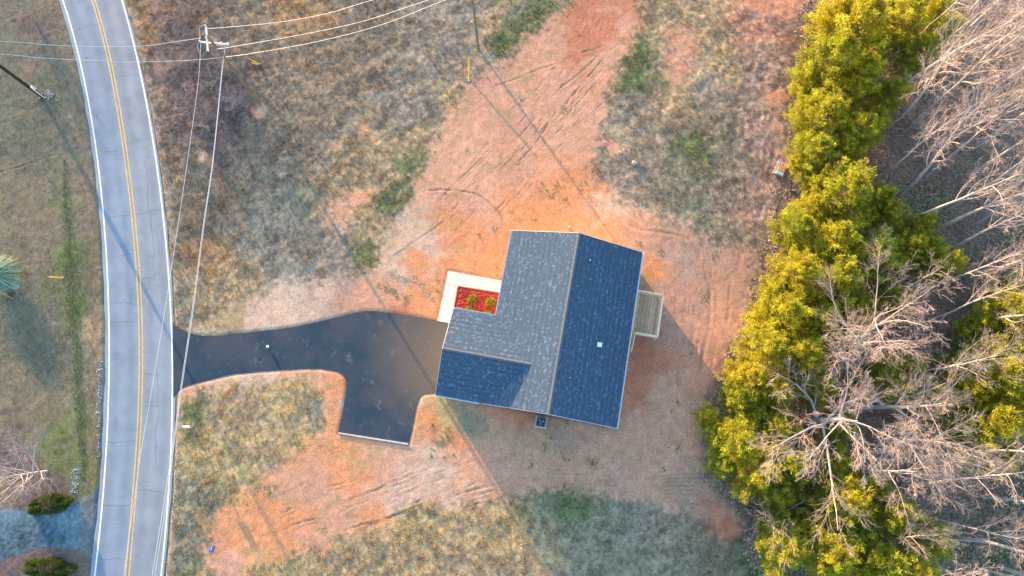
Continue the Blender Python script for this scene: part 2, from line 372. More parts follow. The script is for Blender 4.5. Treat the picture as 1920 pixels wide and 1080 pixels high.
# ------------------------------------------------------------------ ground
xs = np.arange(-62, 58.01, .135); ys = np.arange(-13.5, 52.01, .135)
far = np.cumsum(.3 * 1.32 ** np.arange(27))
xs = np.concatenate([xs[0] - far[::-1], xs, xs[-1] + far]); ys = np.concatenate([ys[0] - far[::-1], ys, ys[-1] + far])
GX, GY = np.meshgrid(xs, ys); gx = GX.ravel(); gy = GY.ravel()
_c = np.clip(gx, -64, 60); _d = np.clip(gy, -15, 53)
PX, PY = Pv(np.stack([_c, _d, np.zeros_like(gx)], -1))
wx = PX + 34 * fbm(gx, gy, 5, 1) + 14 * fbm(gx, gy, 1.2, 2); wy = PY + 34 * fbm(gx, gy, 5, 11) + 14 * fbm(gx, gy, 1.2, 12)
PAL = dict(LAWN=(.155, .15, .105), LBRN=(.20, .165, .11), DIT=(.14, .165, .07), BRN=(.235, .175, .12), PUR=(.155, .115, .105), TAN=(.38, .275, .155),
           ORG=(.34, .205, .10), GRY=(.30, .24, .175), GRN=(.145, .165, .07), YEL=(.41, .30, .145), SHG=(.25, .225, .155), FOR=(.24, .17, .14), FGR=(.07, .12, .045),
           DOR=(.58, .255, .125), DPK=(.54, .29, .19), DPL=(.54, .37, .27), DRD=(.47, .19, .11), DBR=(.42, .25, .18), MAU=(.36, .25, .20))
G_S = [(20, 60, 60, 'LAWN'), (60, 250, 60, 'LAWN'), (20, 270, 50, 'LAWN'), (60, 60, 40, 'PUR'), (90, 20, 40, 'LBRN'), (110, 150, 40, 'LAWN'), (60, 400, 70, 'LBRN'), (150, 420, 30, 'LBRN'), (30, 330, 40, 'LBRN'),
       (130, 470, 22, 'DIT'), (138, 560, 22, 'DIT'), (115, 380, 20, 'GRN'), (60, 640, 80, 'LAWN'), (60, 760, 70, 'LBRN'), (170, 620, 25, 'TAN'), (175, 720, 25, 'LBRN'), (110, 820, 50, 'DIT'), (155, 870, 25, 'GRN'),
       (165, 800, 18, 'DIT'), (30, 850, 50, 'PUR'), (60, 920, 40, 'PUR'), (160, 910, 20, 'GRN'), (140, 1040, 40, 'PUR'), (20, 1070, 40, 'PUR'),
       (285, 60, 40, 'ORG'), (330, 60, 50, 'PUR'), (350, 180, 60, 'PUR'), (300, 180, 30, 'BRN'), (420, 180, 60, 'PUR'), (470, 60, 60, 'BRN'), (560, 40, 50, 'ORG'), (470, 200, 30, 'PUR'),
       (330, 300, 40, 'BRN'), (420, 380, 60, 'BRN'), (340, 420, 40, 'LBRN'), (540, 200, 70, 'BRN'), (640, 120, 70, 'BRN'), (560, 320, 60, 'BRN'), (600, 280, 50, 'GRY'), (540, 400, 60, 'SHG'), (480, 440, 60, 'GRY'),
       (400, 470, 50, 'ORG'), (380, 540, 40, 'TAN'), (430, 560, 40, 'TAN'), (520, 470, 50, 'GRY'), (620, 470, 50, 'GRY'), (700, 60, 60, 'BRN'), (780, 60, 60, 'GRY'), (820, 110, 50, 'GRY'), (760, 200, 60, 'GRY'), (850, 180, 30, 'YEL'),
       (800, 260, 40, 'TAN'), (780, 310, 30, 'DIT'), (740, 380, 35, 'DIT'), (700, 420, 40, 'TAN'), (650, 350, 45, 'TAN'), (680, 280, 50, 'TAN'), (690, 470, 28, 'GRN'), (760, 440, 25, 'TAN'), (960, 60, 35, 'GRN'), (940, 90, 25, 'DIT'), (930, 40, 25, 'TAN'),
       (1050, 5, 40, 'GRN'), (880, 30, 40, 'GRY'), (335, 560, 30, 'SHG'), (345, 590, 25, 'LBRN'),
       (1180, 100, 40, 'GRN'), (1200, 150, 45, 'DIT'), (1190, 220, 50, 'GRY'), (1260, 60, 50, 'TAN'), (1270, 110, 28, 'DPL'), (1260, 200, 50, 'TAN'), (1350, 100, 60, 'TAN'), (1400, 40, 40, 'DPK'), (1360, 200, 60, 'GRY'), (1440, 120, 50, 'MAU'), (1420, 240, 50, 'MAU'),
       (1300, 280, 45, 'DIT'), (1280, 340, 50, 'SHG'), (1200, 320, 50, 'GRY'), (1230, 250, 50, 'GRY'), (1300, 400, 45, 'SHG'), (1370, 330, 50, 'GRY'), (1420, 400, 50, 'MAU'), (1380, 440, 40, 'GRY'), (1440, 330, 40, 'MAU'), (1480, 60, 40, 'DBR'), (1340, 60, 40, 'TAN'),
       (360, 760, 40, 'GRN'), (350, 850, 40, 'YEL'), (330, 920, 30, 'SHG'), (340, 1030, 35, 'SHG'), (410, 770, 40, 'TAN'), (470, 790, 60, 'TAN'), (550, 770, 45, 'YEL'), (590, 770, 22, 'SHG'), (440, 860, 50, 'YEL'), (520, 860, 50, 'TAN'), (410, 930, 24, 'SHG'), (430, 720, 30, 'ORG'), (560, 830, 25, 'YEL'), (370, 1060, 20, 'DIT'),
       (500, 1065, 30, 'YEL'), (700, 1030, 60, 'TAN'), (800, 1000, 50, 'YEL'), (860, 1050, 60, 'TAN'), (900, 960, 40, 'TAN'), (960, 1000, 50, 'YEL'), (980, 1060, 60, 'TAN'), (1100, 1000, 60, 'SHG'), (1080, 960, 40, 'DIT'), (1180, 1050, 70, 'SHG'), (1250, 990, 50, 'GRY'), (1330, 1050, 60, 'LBRN'), (1280, 1060, 50, 'SHG'),
       (1560, 300, 90, 'FOR'), (1700, 200, 110, 'FOR'), (1850, 200, 110, 'FOR'), (1740, 400, 60, 'FGR'), (1850, 400, 80, 'FOR'), (1900, 430, 60, 'FGR'), (1760, 560, 70, 'FOR'), (1900, 600, 60, 'FGR'), (1560, 560, 80, 'FOR'), (1560, 690, 40, 'FGR'), (1650, 640, 50, 'FOR'), (1500, 760, 80, 'FOR'),
       (1650, 780, 80, 'FOR'), (1700, 700, 40, 'FGR'), (1800, 740, 70, 'FGR'), (1900, 800, 60, 'FOR'), (1500, 900, 60, 'FOR'), (1700, 900, 80, 'FOR'), (1600, 980, 70, 'FGR'), (1850, 1040, 80, 'FGR'), (1450, 1060, 50, 'FGR'), (1420, 980, 30, 'PUR'), (1340, 820, 30, 'PUR'), (1400, 620, 30, 'MAU'), (1380, 700, 30, 'FOR')]
D_S = [(1000, 60, 60, 'DPK'), (1100, 60, 60, 'DRD'), (1150, 100, 40, 'DPK'), (960, 160, 50, 'DPK'), (1040, 180, 60, 'DPK'), (920, 240, 60, 'DPK'), (1050, 260, 60, 'DPK'), (860, 320, 50, 'DPK'), (960, 320, 50, 'DPK'), (1060, 340, 50, 'DOR'), (1000, 400, 50, 'DOR'),
       (900, 380, 50, 'DPK'), (860, 440, 60, 'DOR'), (800, 440, 40, 'DPL'), (780, 500, 50, 'DOR'), (900, 480, 50, 'DOR'), (740, 500, 40, 'DPL'), (800, 570, 40, 'DOR'), (760, 580, 30, 'DRD'), (690, 560, 50, 'DPK'), (640, 580, 30, 'DBR'), (600, 560, 50, 'DPL'), (540, 560, 50, 'DPL'), (500, 590, 40, 'DPL'), (440, 600, 40, 'TAN'), (650, 540, 40, 'MAU'),
       (1150, 390, 40, 'DPL'), (1200, 420, 40, 'DPK'), (1150, 440, 40, 'DOR'), (1260, 440, 40, 'DBR'), (1240, 500, 30, 'DOR'), (1290, 480, 40, 'MAU'), (1330, 420, 40, 'MAU'), (1370, 500, 40, 'DBR'), (1320, 560, 40, 'DBR'), (1350, 620, 40, 'DPK'), (1260, 620, 40, 'DBR'), (1220, 680, 40, 'DRD'), (1260, 740, 50, 'DPK'), (1200, 740, 30, 'DRD'),
       (1250, 830, 50, 'DPK'), (1180, 830, 40, 'DPK'), (1300, 900, 50, 'DBR'), (1380, 960, 40, 'DBR'), (1360, 990, 30, 'DRD'), (1200, 900, 50, 'DPK'), (1100, 880, 60, 'DPK'), (1000, 860, 60, 'DPK'), (1060, 820, 40, 'DBR'), (980, 780, 30, 'DRD'), (900, 860, 50, 'DPK'), (880, 800, 30, 'SHG'), (850, 780, 22, 'YEL'), (860, 830, 30, 'DOR'), (800, 880, 60, 'DPL'),
       (720, 900, 60, 'DPK'), (760, 940, 50, 'DPL'), (640, 880, 60, 'DOR'), (600, 940, 60, 'DPK'), (520, 980, 50, 'DOR'), (440, 1000, 50, 'DOR'), (620, 740, 25, 'DOR'), (620, 850, 30, 'DOR'), (800, 790, 25, 'DOR'), (700, 970, 40, 'DOR'), (440, 1050, 40, 'DPK'), (560, 700, 40, 'DPK'), (480, 705, 30, 'DPL'), (1000, 930, 50, 'DPK')]
def sites(S, p=2.2):
    acc = np.zeros((len(gx), 3)); tot = np.zeros(len(gx)) + 1e-12
    NZ = {c: np.exp(7 * fbm(gx, gy, 2.6, 200 + i * 3) + 3.5 * fbm(gx, gy, .7, 260 + i * 3, 2)) for i, c in enumerate(sorted(set(q[3] for q in S)))}
    for (x, y, s, c) in S:
        wgt = NZ[c] / (((wx - x) ** 2 + (wy - y) ** 2) / s ** 2 + .15) ** p
        acc += wgt[:, None] * np.array(PAL[c]); tot += wgt
    return acc / tot[:, None]
cg = sites(G_S); cd = sites(D_S)
D1 = [(1090, -60), (1190, -60), (1205, 40), (1165, 120), (1135, 190), (1120, 260), (1105, 310), (1140, 350), (1190, 385), (1240, 405), (1300, 425), (1345, 470), (1400, 470), (1415, 540), (1395, 640), (1350, 700), (1330, 760), (1275, 830), (1290, 880), (1340, 890), (1400, 930), (1400, 1000), (1350, 1010), (1290, 960), (1180, 935),
      (1060, 925), (960, 930), (880, 945), (770, 950), (720, 985), (640, 1005), (560, 1030), (480, 1055), (430, 1090), (380, 1085), (385, 1010), (400, 965), (450, 930), (500, 890), (570, 850), (610, 810), (612, 760), (590, 715), (500, 705), (440, 722), (380, 735), (330, 760), (320, 600), (350, 615),
      (430, 618), (400, 600), (440, 575), (480, 560), (530, 520), (610, 530), (690, 505), (715, 455), (755, 395), (775, 330), (820, 250), (870, 170), (905, 130), (960, 105), (1000, 60), (1040, 10)]
D2 = [(610, 385), (650, 362), (690, 362), (680, 390), (640, 418), (608, 412)]
D3 = [(1260, 60), (1300, 55), (1300, 90), (1280, 130), (1262, 160), (1250, 110)]
D4 = [(1390, -40), (1520, -40), (1500, 40), (1450, 25), (1400, 20)]
D5 = [(1100, 470), (1300, 520), (1330, 900), (1100, 920), (800, 900), (780, 740)]
SMALL = [(528, 327, 9), (487, 210, 16), (680, 238, 12), (1170, 285, 9), (700, 260, 6), (1455, 180, 20), (1450, 230, 18), (380, 290, 10), (1150, 280, 14)]
nz = 26 * fbm(gx, gy, 3.5, 21) + 22 * fbm(gx, gy, .9, 22)
dm = np.zeros(len(gx))
for P_ in (D1, D2, D3, D4, D5): dm = np.maximum(dm, 1 - sstep(-16, 18, sdf(PX, PY, P_) + nz + 30 * (vn(gx, gy, .35, 24) - .5)))
for (x, y, r) in SMALL: dm = np.maximum(dm, (1 - sstep(r * .4, r * 1.3, np.hypot(PX - x, PY - y) + nz * .5)) * .85)
col = cg * (1 - dm[:, None]) + cd * dm[:, None]
forest = sstep(-30, 25, -sdf(PX, PY, [(1530, -80), (1500, 60), (1480, 300), (1440, 430), (1400, 600), (1330, 760), (1320, 900), (1400, 960), (1420, 1150), (2300, 1150), (2300, -80)]) + nz)
col = np.where(forest[:, None] > .01, cg * forest[:, None] + col * (1 - forest[:, None]), col); dm = dm * (1 - forest)
# patchy tonal variation
big = fbm(gx, gy, 4, 31); mid = fbm(gx, gy, .9, 32); fin = vn(gx, gy, .28, 40) - .5
gr = (1 - dm); lawnk = .45 + .55 * sstep(150, 260, PX)
col *= (1 + .30 * big + ((.48 * gr + .22) * mid + (.42 * gr + .12) * fin) * lawnk)[:, None]
# purple-brown thatch showing between the dry grass, yellow blade clumps
th = sstep(.02, .22, fbm(gx, gy, .6, 51)) * gr * .5
col = col * (1 - th[:, None]) + np.array([.15, .12, .11]) * th[:, None]
weedy = sstep(.10, .2, fbm(gx, gy, 1.1, 61)) * dm * .35 * sstep(0, .15, fbm(gx, gy, 9, 66) + .06)
col = col * (1 - weedy[:, None]) + np.array([.27, .24, .12]) * weedy[:, None]
# relief
z = (.035 * gr + .012) * fbm(gx, gy, 1.4, 71) * 2 * lawnk + (.026 * gr + .014) * (vn(gx, gy, .4, 72) - .5) * lawnk
z += forest * .25 * fbm(gx, gy, 4, 73)
rgt = sstep(1150, 1300, PX) * (1 - forest) * sstep(-40, 60, 430 - PY); z += rgt * .02 * (vn(gx, gy, .55, 75) - .5)
# wheel ruts and washes in the clay
def rut(pl, wd=.11, dep=.035, br=.0, tint=.72, px=True):
    dep *= .65; tint = tint * .75 + .25; W = U(np.array(pl)[:, 0], np.array(pl)[:, 1])[:, :2]; x0, y0 = W.min(0) - 1; x1, y1 = W.max(0) + 1
    I = np.where((gx > x0) & (gx < x1) & (gy > y0) & (gy < y1))[0]
    if not len(I): return
    X, Y = gx[I], gy[I]; d = seg_dist(X + .10 * fbm(X, Y, .7, 80) * 2, Y + .10 * fbm(X, Y, .7, 81) * 2, W)
    k = np.exp(-(d / wd) ** 2) * np.clip(.75 + 3 * fbm(X, Y, 1.1, 82) - br, 0, 1)
    z[I] -= dep * k; z[I] += dep * .5 * np.exp(-((d - wd * 2) / wd) ** 2) * np.clip(.7 + 3 * fbm(X, Y, 1.1, 82) - br, 0, 1)
    col[I] *= (1 - (1 - tint) * k)[:, None]
rut(smooth_poly([(790, 352), (808, 358), (830, 356), (862, 358), (890, 364), (910, 374), (926, 390), (940, 402), (942, 414)]), .09, .06, tint=.55)
rut(smooth_poly([(740, 478), (790, 445), (830, 415), (862, 378)]), .08, .03, tint=.7)
rut([(960, 205), (1000, 175), (1040, 130)], .08, .03, .1); rut([(930, 160), (965, 150), (1010, 130), (1060, 115), (1100, 95)], .1, .03)
rut(smooth_poly([(975, 300), (1000, 275), (1020, 245), (1032, 225)]), .1, .04, tint=.6); rut(smooth_poly([(1030, 225), (1028, 200), (1010, 170)]), .06, .02)
rut([(1050, 165), (1085, 140), (1130, 95)], .1, .04, tint=.65); rut([(1035, 130), (1060, 110), (1125, 90)], .09, .03)
rut([(1205, 15), (1200, 40), (1204, 60)], .07, .03); rut([(1060, 200), (1080, 170), (1070, 210), (1055, 240)], .1, .03, .1)
for i in range(9): a = i * 9.5; rut([(1075 + a, 62 + i * 2), (1092 + a * .95, 14 + i * 3)], .06, .03, .1, .82)
for i in range(7): rut([(1075 + i * 11, 85 + i * 3), (1100 + i * 10, 50 + i * 3)], .06, .025, .15, .84)
for i in range(8): rut(smooth_poly([(1235 + i * 3, 893 + i * 6.5), (1275, 888 + i * 7.5), (1330 + i * 3, 888 + i * 9)]), .07, .035, .0, .72)
for i in range(5): rut(smooth_poly([(1245, 925 + i * 3), (1300, 945 + i * 8), (1345, 960 + i * 9)]), .07, .03, .0, .75)
for i in range(7): rut([(622 + i * 12, 1000 - i * 1.5), (690 + i * 12, 978 - i * 3)], .07, .04, .0, .7)
for i in range(5): rut([(690 + i * 14, 985 - i * 5), (740 + i * 14, 965 - i * 6)], .06, .03, .0, .74)
for i in range(70):
    x = rng.uniform(480, 900); y = 985 - (x - 480) * .16 + rng.uniform(-55, 30); L_ = rng.uniform(25, 90)
    rut([(x, y), (x + L_, y - L_ * rng.uniform(.2, .5))], .07, .02, .1, .83)
for i in range(40):
    x = rng.uniform(900, 1230); y = rng.uniform(850, 920); rut([(x, y), (x + rng.uniform(30, 90), y + rng.uniform(-3, 5))], .07, .02, .1, .85)
for i in range(75):
    x = rng.uniform(800, 1120); y = 500 - (x - 780) * 1.0 + rng.uniform(-90, 70)
    if y < 20 or y > 460: continue
    L_ = rng.uniform(30, 100); rut([(x, y), (x + L_ * .75, y - L_ * rng.uniform(.6, 1.0))], .07, .02, .1, .8)
for i in range(16):
    x = rng.uniform(1270, 1390); y = rng.uniform(480, 800); x -= (y - 480) * .1; L_ = rng.uniform(40, 140); rut([(x, y), (x - L_ * .12 + rng.uniform(-9, 9), y + L_)], .13, .025, .3, .86)
for i in range(22):
    x = rng.uniform(1380, 1480); y = rng.uniform(60, 460); L_ = rng.uniform(40, 120); rut([(x, y), (x - L_ * rng.uniform(.05, .3), y + L_ * rng.uniform(.4, 1))], .2, .03, .35, .88)
rut(smooth_poly([(0, 323), (40, 312), (80, 298), (110, 289)]), .1, .03); rut([(380, 738), (384, 750), (392, 780)], .1, .04)
rut([(540, 820), (560, 816), (600, 824), (640, 828), (700, 836)], .06, .03, 0, .65); rut([(560, 832), (600, 836), (650, 842)], .05, .03, 0, .7)
rut(smooth_poly([(1050, 300), (1100, 360), (1150, 400), (1200, 425)]), .12, .03, .1, .82)
rut([(390, 740), (420, 780)], .1, .02, .2, .85)
for i in (0, 1.6, 4.2, 5.9, 8.3):                           # curved tyre tracks round the right and lower side of the house
    o_ = i * 11 + rng.uniform(-3, 3); rut(smooth_poly([(1262 + o_ * .8, 455), (1268 + o_, 540), (1262 + o_, 640), (1243 + o_ * .9, 740), (1222 + o_ * .7, 820), (1180 + o_ * .4, 880), (1110, 905 + o_ * .2), (1000, 900 + o_ * .3)]), .10, .014, .22, .86)
rut(smooth_poly([(1105, 372), (1130, 400), (1160, 412), (1200, 430), (1290, 450), (1325, 520), (1330, 600), (1310, 700)]), .16, .04, .0, .8)
# gravel entrance at the lower left, gravel on the road shoulder, stone wash
GRV = [(-80, 962), (0, 958), (60, 962), (110, 955), (150, 940), (178, 925), (200, 900), (200, 1060), (172, 1046), (160, 1032), (120, 1025), (60, 1030), (0, 1050), (-80, 1075)]
gm = 1 - sstep(-4, 8, sdf(PX, PY, GRV) + nz * .4)
sh = (1 - sstep(4, 9, seg_dist(PX + nz * .25, PY, [(190, 672), (189, 730), (187, 790), (186, 850)]))) * sstep(-.1, .1, fbm(gx, gy, .7, 91))
dt = (1 - sstep(3, 9, seg_dist(PX + nz * .2, PY, [(146, 880), (140, 905), (136, 925)])))
gcol = np.array([.095, .155, .195])[None] * (1 + 1.1 * fbm(gx, gy, 2.5, 92) + .8 * (vn(gx, gy, .22, 93) - .5))[:, None]
gcol = gcol + np.array([.05, .05, .05]) * sstep(.0, .25, fbm(gx + gy * .3, gy * 3, 5, 94))[:, None]
for m_, s_ in ((gm, 1), (sh * .8, 1.2), (dt * .7, 1.1)): col = col * (1 - m_[:, None]) + gcol * s_ * m_[:, None]
z = z * (1 - gm) + gm * (.012 * (vn(gx, gy, .3, 95)))
dm = np.maximum(dm, np.maximum(gm, sh)); gr = 1 - dm
# pale sandy road verge
rd = np.interp(gy, cl[:, 1][100:-100], cl[:, 0][100:-100]); off = (gx - rd) * .97
ver = np.maximum(1 - sstep(.0, .7, np.abs(off - 3.75) + .5 * fbm(gx, gy, .5, 97)), 0) * sstep(-200, -100, -np.abs(gy - 16))
col = col * (1 - .55 * ver[:, None]) + np.array([.38, .29, .21]) * .55 * ver[:, None]
verl = np.maximum(1 - sstep(.1, 1.1, np.abs(off + 4.3) + .6 * fbm(gx, gy, .5, 98)), 0)
col = col * (1 - .35 * verl[:, None]) + np.array([.22, .15, .11]) * .35 * verl[:, None]
# the ground dips under everything paved
near = (np.abs(gx) < 70) & (np.abs(gy - 16) < 60)
dpav = np.full(len(gx), 9.)
rr = np.interp(np.arange(0), [0], [0])
dro = np.minimum(off - (np.interp(gy, cl[:, 1][100:-100], eL[100:-100])), (np.interp(gy, cl[:, 1][100:-100], eR[100:-100])) - off)
dpav = np.minimum(dpav, -dro)
I = np.where(near)[0]
dd = sdf(gx[I], gy[I], DRVw.tolist()); dpav[I] = np.minimum(dpav[I], dd)
WK = [U(*p)[:2] for p in [(840, 508), (960, 529.5), (960, 552.5), (859, 536.5), (845.5, 606.5), (820, 602)]]
dpav[I] = np.minimum(dpav[I], sdf(gx[I], gy[I], WK))
hb = [Hp(*q)[:2] for q in [(.4, .3), (12.5, .3), (12.5, 16.85), (-3.9, 16.85), (-3.9, 9.1), (.4, 9.1)]]
dpav[I] = np.minimum(dpav[I], sdf(gx[I], gy[I], hb))
k = sstep(-.02, .28, dpav); z = (z + .03) * k - .03 * (1 - k)
z = np.where(dpav < .02, -.04, z)
# far away: gentle rolling land
rfar = np.maximum(np.abs(gx) - 75, 0) + np.maximum(np.abs(gy - 16) - 60, 0)
z = z + sstep(0, 400, rfar) * (6 * fbm(gx, gy, 220, 99, 3) - 2)
nx, ny = len(xs), len(ys); ii = (np.arange(ny - 1)[:, None] * nx + np.arange(nx - 1)[None]).ravel()
ground = mesh('ground', np.stack([gx, gy, z], 1), np.stack([ii, ii + 1, ii + nx + 1, ii + nx], 1), M['ground'], col=np.clip(col, .01, .8), smooth=True)
tag(ground, 'red clay yard with worn dry grass', kind='structure')
def gsample(arr, x, y):                      # nearest grid value
    i = np.clip(np.searchsorted(xs, x), 0, nx - 1); j = np.clip(np.searchsorted(ys, y), 0, ny - 1); return arr.reshape((ny, nx) + arr.shape[1:])[j, i]
def gz(x, y): return float(gsample(z, np.array([x]), np.array([y]))[0])

# ------------------------------------------------------------------ small plants, litter, stones (uncountable)
def blades(px, py, pz, n, hgt, spread, wid, colr, jit=.2, lean=None):
    """n blades per clump: thin triangles, vectorised"""
    N = len(px); an = rng.uniform(0, 2 * np.pi, (N, n)); ln = rng.uniform(.5, 1, (N, n)) * spread; h = rng.uniform(.5, 1, (N, n)) * np.reshape(hgt, (-1, 1))
    r0 = rng.uniform(0, .35, (N, n)) * spread
    bx = px[:, None] + r0 * np.cos(an); by = py[:, None] + r0 * np.sin(an)
    tx = px[:, None] + (r0 + ln) * np.cos(an); ty = py[:, None] + (r0 + ln) * np.sin(an)
    wv = wid * (.6 + .8 * rng.random((N, n))); sx = -np.sin(an) * wv; sy = np.cos(an) * wv
    z0 = np.broadcast_to(pz[:, None] - .01, (N, n))
    V = np.stack([np.stack([bx - sx, by - sy, z0], -1), np.stack([bx + sx, by + sy, z0], -1), np.stack([tx, ty, pz[:, None] + h], -1)], 2).reshape(-1, 3)
    c = np.repeat(np.repeat(colr[:, None, :], n, 1) * (1 + jit * (rng.random((N, n, 1)) - .5) * 2), 3, axis=1).reshape(-1, 3)
    return V, np.arange(len(V)).reshape(-1, 3), c
def scatter(N, x0, x1, y0, y1): return rng.uniform(x0, x1, N), rng.uniform(y0, y1, N)
X, Y = scatter(420000, -60, 52, -12, 50.5)
qx, qy = Pv(np.stack([X, Y, np.zeros_like(X)], -1)); keep = (qx > -20) & (qx < 1940) & (qy > -20) & (qy < 1100); X, Y, qx, qy = X[keep], Y[keep], qx[keep], qy[keep]
g_ = gsample(gr, X, Y); pv_ = gsample(dpav, X, Y); f_ = gsample(forest, X, Y)
cl_ = .35 + 2.2 * fbm(X, Y, .8, 101) + 1.2 * fbm(X, Y, 4, 102)
lawn = (qx < 230)
keep = (pv_ > .12) & (rng.random(len(X)) < np.clip(cl_, .08, 1) * g_ ** 1.5 * .9 * (1 - .8 * f_) * np.where(lawn, .5, 1))
X, Y, qx = X[keep], Y[keep], qx[keep]; lw = (qx < 230)
cc = gsample(col, X, Y); bright = rng.random((len(X), 1)) ** 2
tc_ = cc * (.85 + .5 * bright) * np.array([1.10, .99, .85])
hh = np.where(lw, .035, .075) * (.5 + rng.random(len(X)))
V, Fq, cc2 = blades(X, Y, gsample(z, X, Y), 4, hh, .13, .035, tc_)
tag(mesh('dry_grass', V, Fq, M['tuft'], col=np.clip(cc2, .01, .75)), 'tufts of short dry grass', kind='stuff')
# green weeds: named spots plus sparse ones
WD = [(1045, 348, 10), (1040, 366, 10), (1015, 345, 5), (1088, 350, 8), (1100, 343, 6), (838, 820, 16), (822, 828, 10), (810, 800, 8), (808, 855, 6), (812, 842, 5), (850, 852, 4), (833, 857, 4), (725, 540, 10), (735, 545, 8), (710, 535, 6), (1320, 555, 9), (1322, 565, 6), (1298, 645, 6), (1296, 660, 5), (1272, 720, 7),
      (1268, 755, 8), (1262, 770, 6), (1270, 840, 9), (1245, 880, 6), (995, 873, 6), (1035, 822, 5), (1110, 868, 14), (1060, 860, 10), (1020, 840, 10), (975, 935, 10), (1000, 925, 10), (1050, 930, 14), (1100, 945, 14), (1130, 945, 12), (1060, 790, 10), (1080, 780, 8), (875, 282, 4), (960, 390, 5), (925, 430, 8), (900, 440, 6),
      (1300, 290, 20), (1305, 320, 14), (1280, 285, 14), (1200, 70, 12), (1210, 100, 18), (1175, 150, 10), (1160, 160, 8), (1190, 125, 14), (945, 95, 18), (965, 75, 16), (985, 40, 16), (1000, 60, 10), (1040, 10, 22), (1060, 5, 20), (925, 100, 10), (115, 630, 14), (800, 290, 14), (780, 330, 14), (790, 310, 12), (820, 255, 10), (765, 370, 12),
      (700, 480, 14), (580, 770, 16), (590, 740, 12), (600, 800, 8), (415, 940, 9), (560, 830, 14), (380, 735, 12), (370, 760, 10), (480, 910, 8), (505, 915, 14), (975, 190, 6), (1055, 205, 8), (1000, 410, 6), (1160, 470, 6), (1130, 470, 6), (1240, 470, 8), (1060, 375, 8), (1020, 360, 8), (1310, 250, 12), (1335, 480, 8), (1200, 455, 8), (930, 515, 6), (930, 500, 4), (820, 545, 5), (822, 525, 5), (760, 560, 8), (745, 555, 8)]
X = []; Y = []
for (x, y, r) in WD:
    n = int(2 + r * r * .15); a = rng.normal(0, .5, (n, 2)) * r; p = U(x + a[:, 0], y + a[:, 1]); X += list(p[:, 0]); Y += list(p[:, 1])
X = np.array(X); Y = np.array(Y); ok = gsample(dpav, X, Y) > .1; X, Y = X[ok], Y[ok]
V, Fq, cc2 = blades(X, Y, gsample(z, X, Y), 6, .05 + .04 * rng.random(len(X)), .14, .035, np.array([.25, .26, .10]) * (.6 + .8 * rng.random((len(X), 1))) + np.array([.05, .02, 0]) * rng.random((len(X), 1)))
tag(mesh('green_weeds', V, Fq, M['tuft'], col=cc2), 'low green weeds growing through clay', kind='stuff')
# ditch strip and lawn greenery left of the road
X, Y = U(rng.uniform(118, 160, 5000), rng.uniform(300, 900, 5000)).T[:2]; q = Pv(np.stack([X, Y, 0 * X], -1))
kp = np.abs(q[0] - (118 + (q[1] - 300) * .07)) < (9 + 14 * fbm(X, Y, 2, 110)) * rng.random(len(X)) * 1.6; X, Y = X[kp], Y[kp]
V, Fq, cc2 = blades(X, Y, gsample(z, X, Y), 5, .05 + .03 * rng.random(len(X)), .12, .035, np.array([.17, .20, .07]) * (.6 + .8 * rng.random((len(X), 1))))
tag(mesh('ditch_grass', V, Fq, M['tuft'], col=cc2), 'green grass strip along roadside ditch', kind='stuff')
# straw and small clods over the clay
X, Y = scatter(90000, -40, 30, -12, 50); qx, qy = Pv(np.stack([X, Y, 0 * X], -1))
kp = (gsample(dm, X, Y) > .5) & (gsample(gm + sh, X, Y) < .2) & (gsample(dpav, X, Y) > .15) & (qx > 0) & (qx < 1500) & (rng.random(len(X)) < .25 + 1.6 * fbm(X, Y, 2, 120)); X, Y = X[kp], Y[kp]
V, Fq, cc2 = blades(X, Y, gsample(z, X, Y), 2, np.full(len(X), .03), .13, .014, gsample(col, X, Y) * (np.array([.9, 1.15, 1.2]) * (.75 + .6 * rng.random((len(X), 1)))))
tag(mesh('straw', V, Fq, M['tuft'], col=np.clip(cc2, 0, .8)), 'scattered straw on bare clay', kind='stuff')
# fallen leaves on the forest floor
X, Y = scatter(110000, 14, 60, -13, 50); kp = gsample(forest, X, Y) > .35 + .3 * rng.random(len(X)); X, Y = X[kp], Y[kp]
n = len(X); an = rng.uniform(0, 6.28, n); s_ = .06 + .07 * rng.random(n); zz = gsample(z, X, Y) + .03
c_, s2 = np.cos(an) * s_, np.sin(an) * s_; tl = rng.normal(0, .04, (n, 4))
V = np.stack([np.stack([X - c_, Y - s2, zz + tl[:, 0]], -1), np.stack([X + s2, Y - c_, zz + tl[:, 1]], -1), np.stack([X + c_, Y + s2, zz + tl[:, 2]], -1), np.stack([X - s2, Y + c_, zz + tl[:, 3]], -1)], 1).reshape(-1, 3)
lc = np.array([[.36, .24, .18], [.28, .20, .17], [.42, .31, .25], [.22, .17, .15], [.14, .16, .08]])[rng.integers(0, 5, n)]
tag(mesh('leaf_litter', V, np.arange(4 * n).reshape(-1, 4), M['litter'], col=np.repeat(lc, 4, 0)), 'fallen brown leaves on the forest floor', kind='stuff')
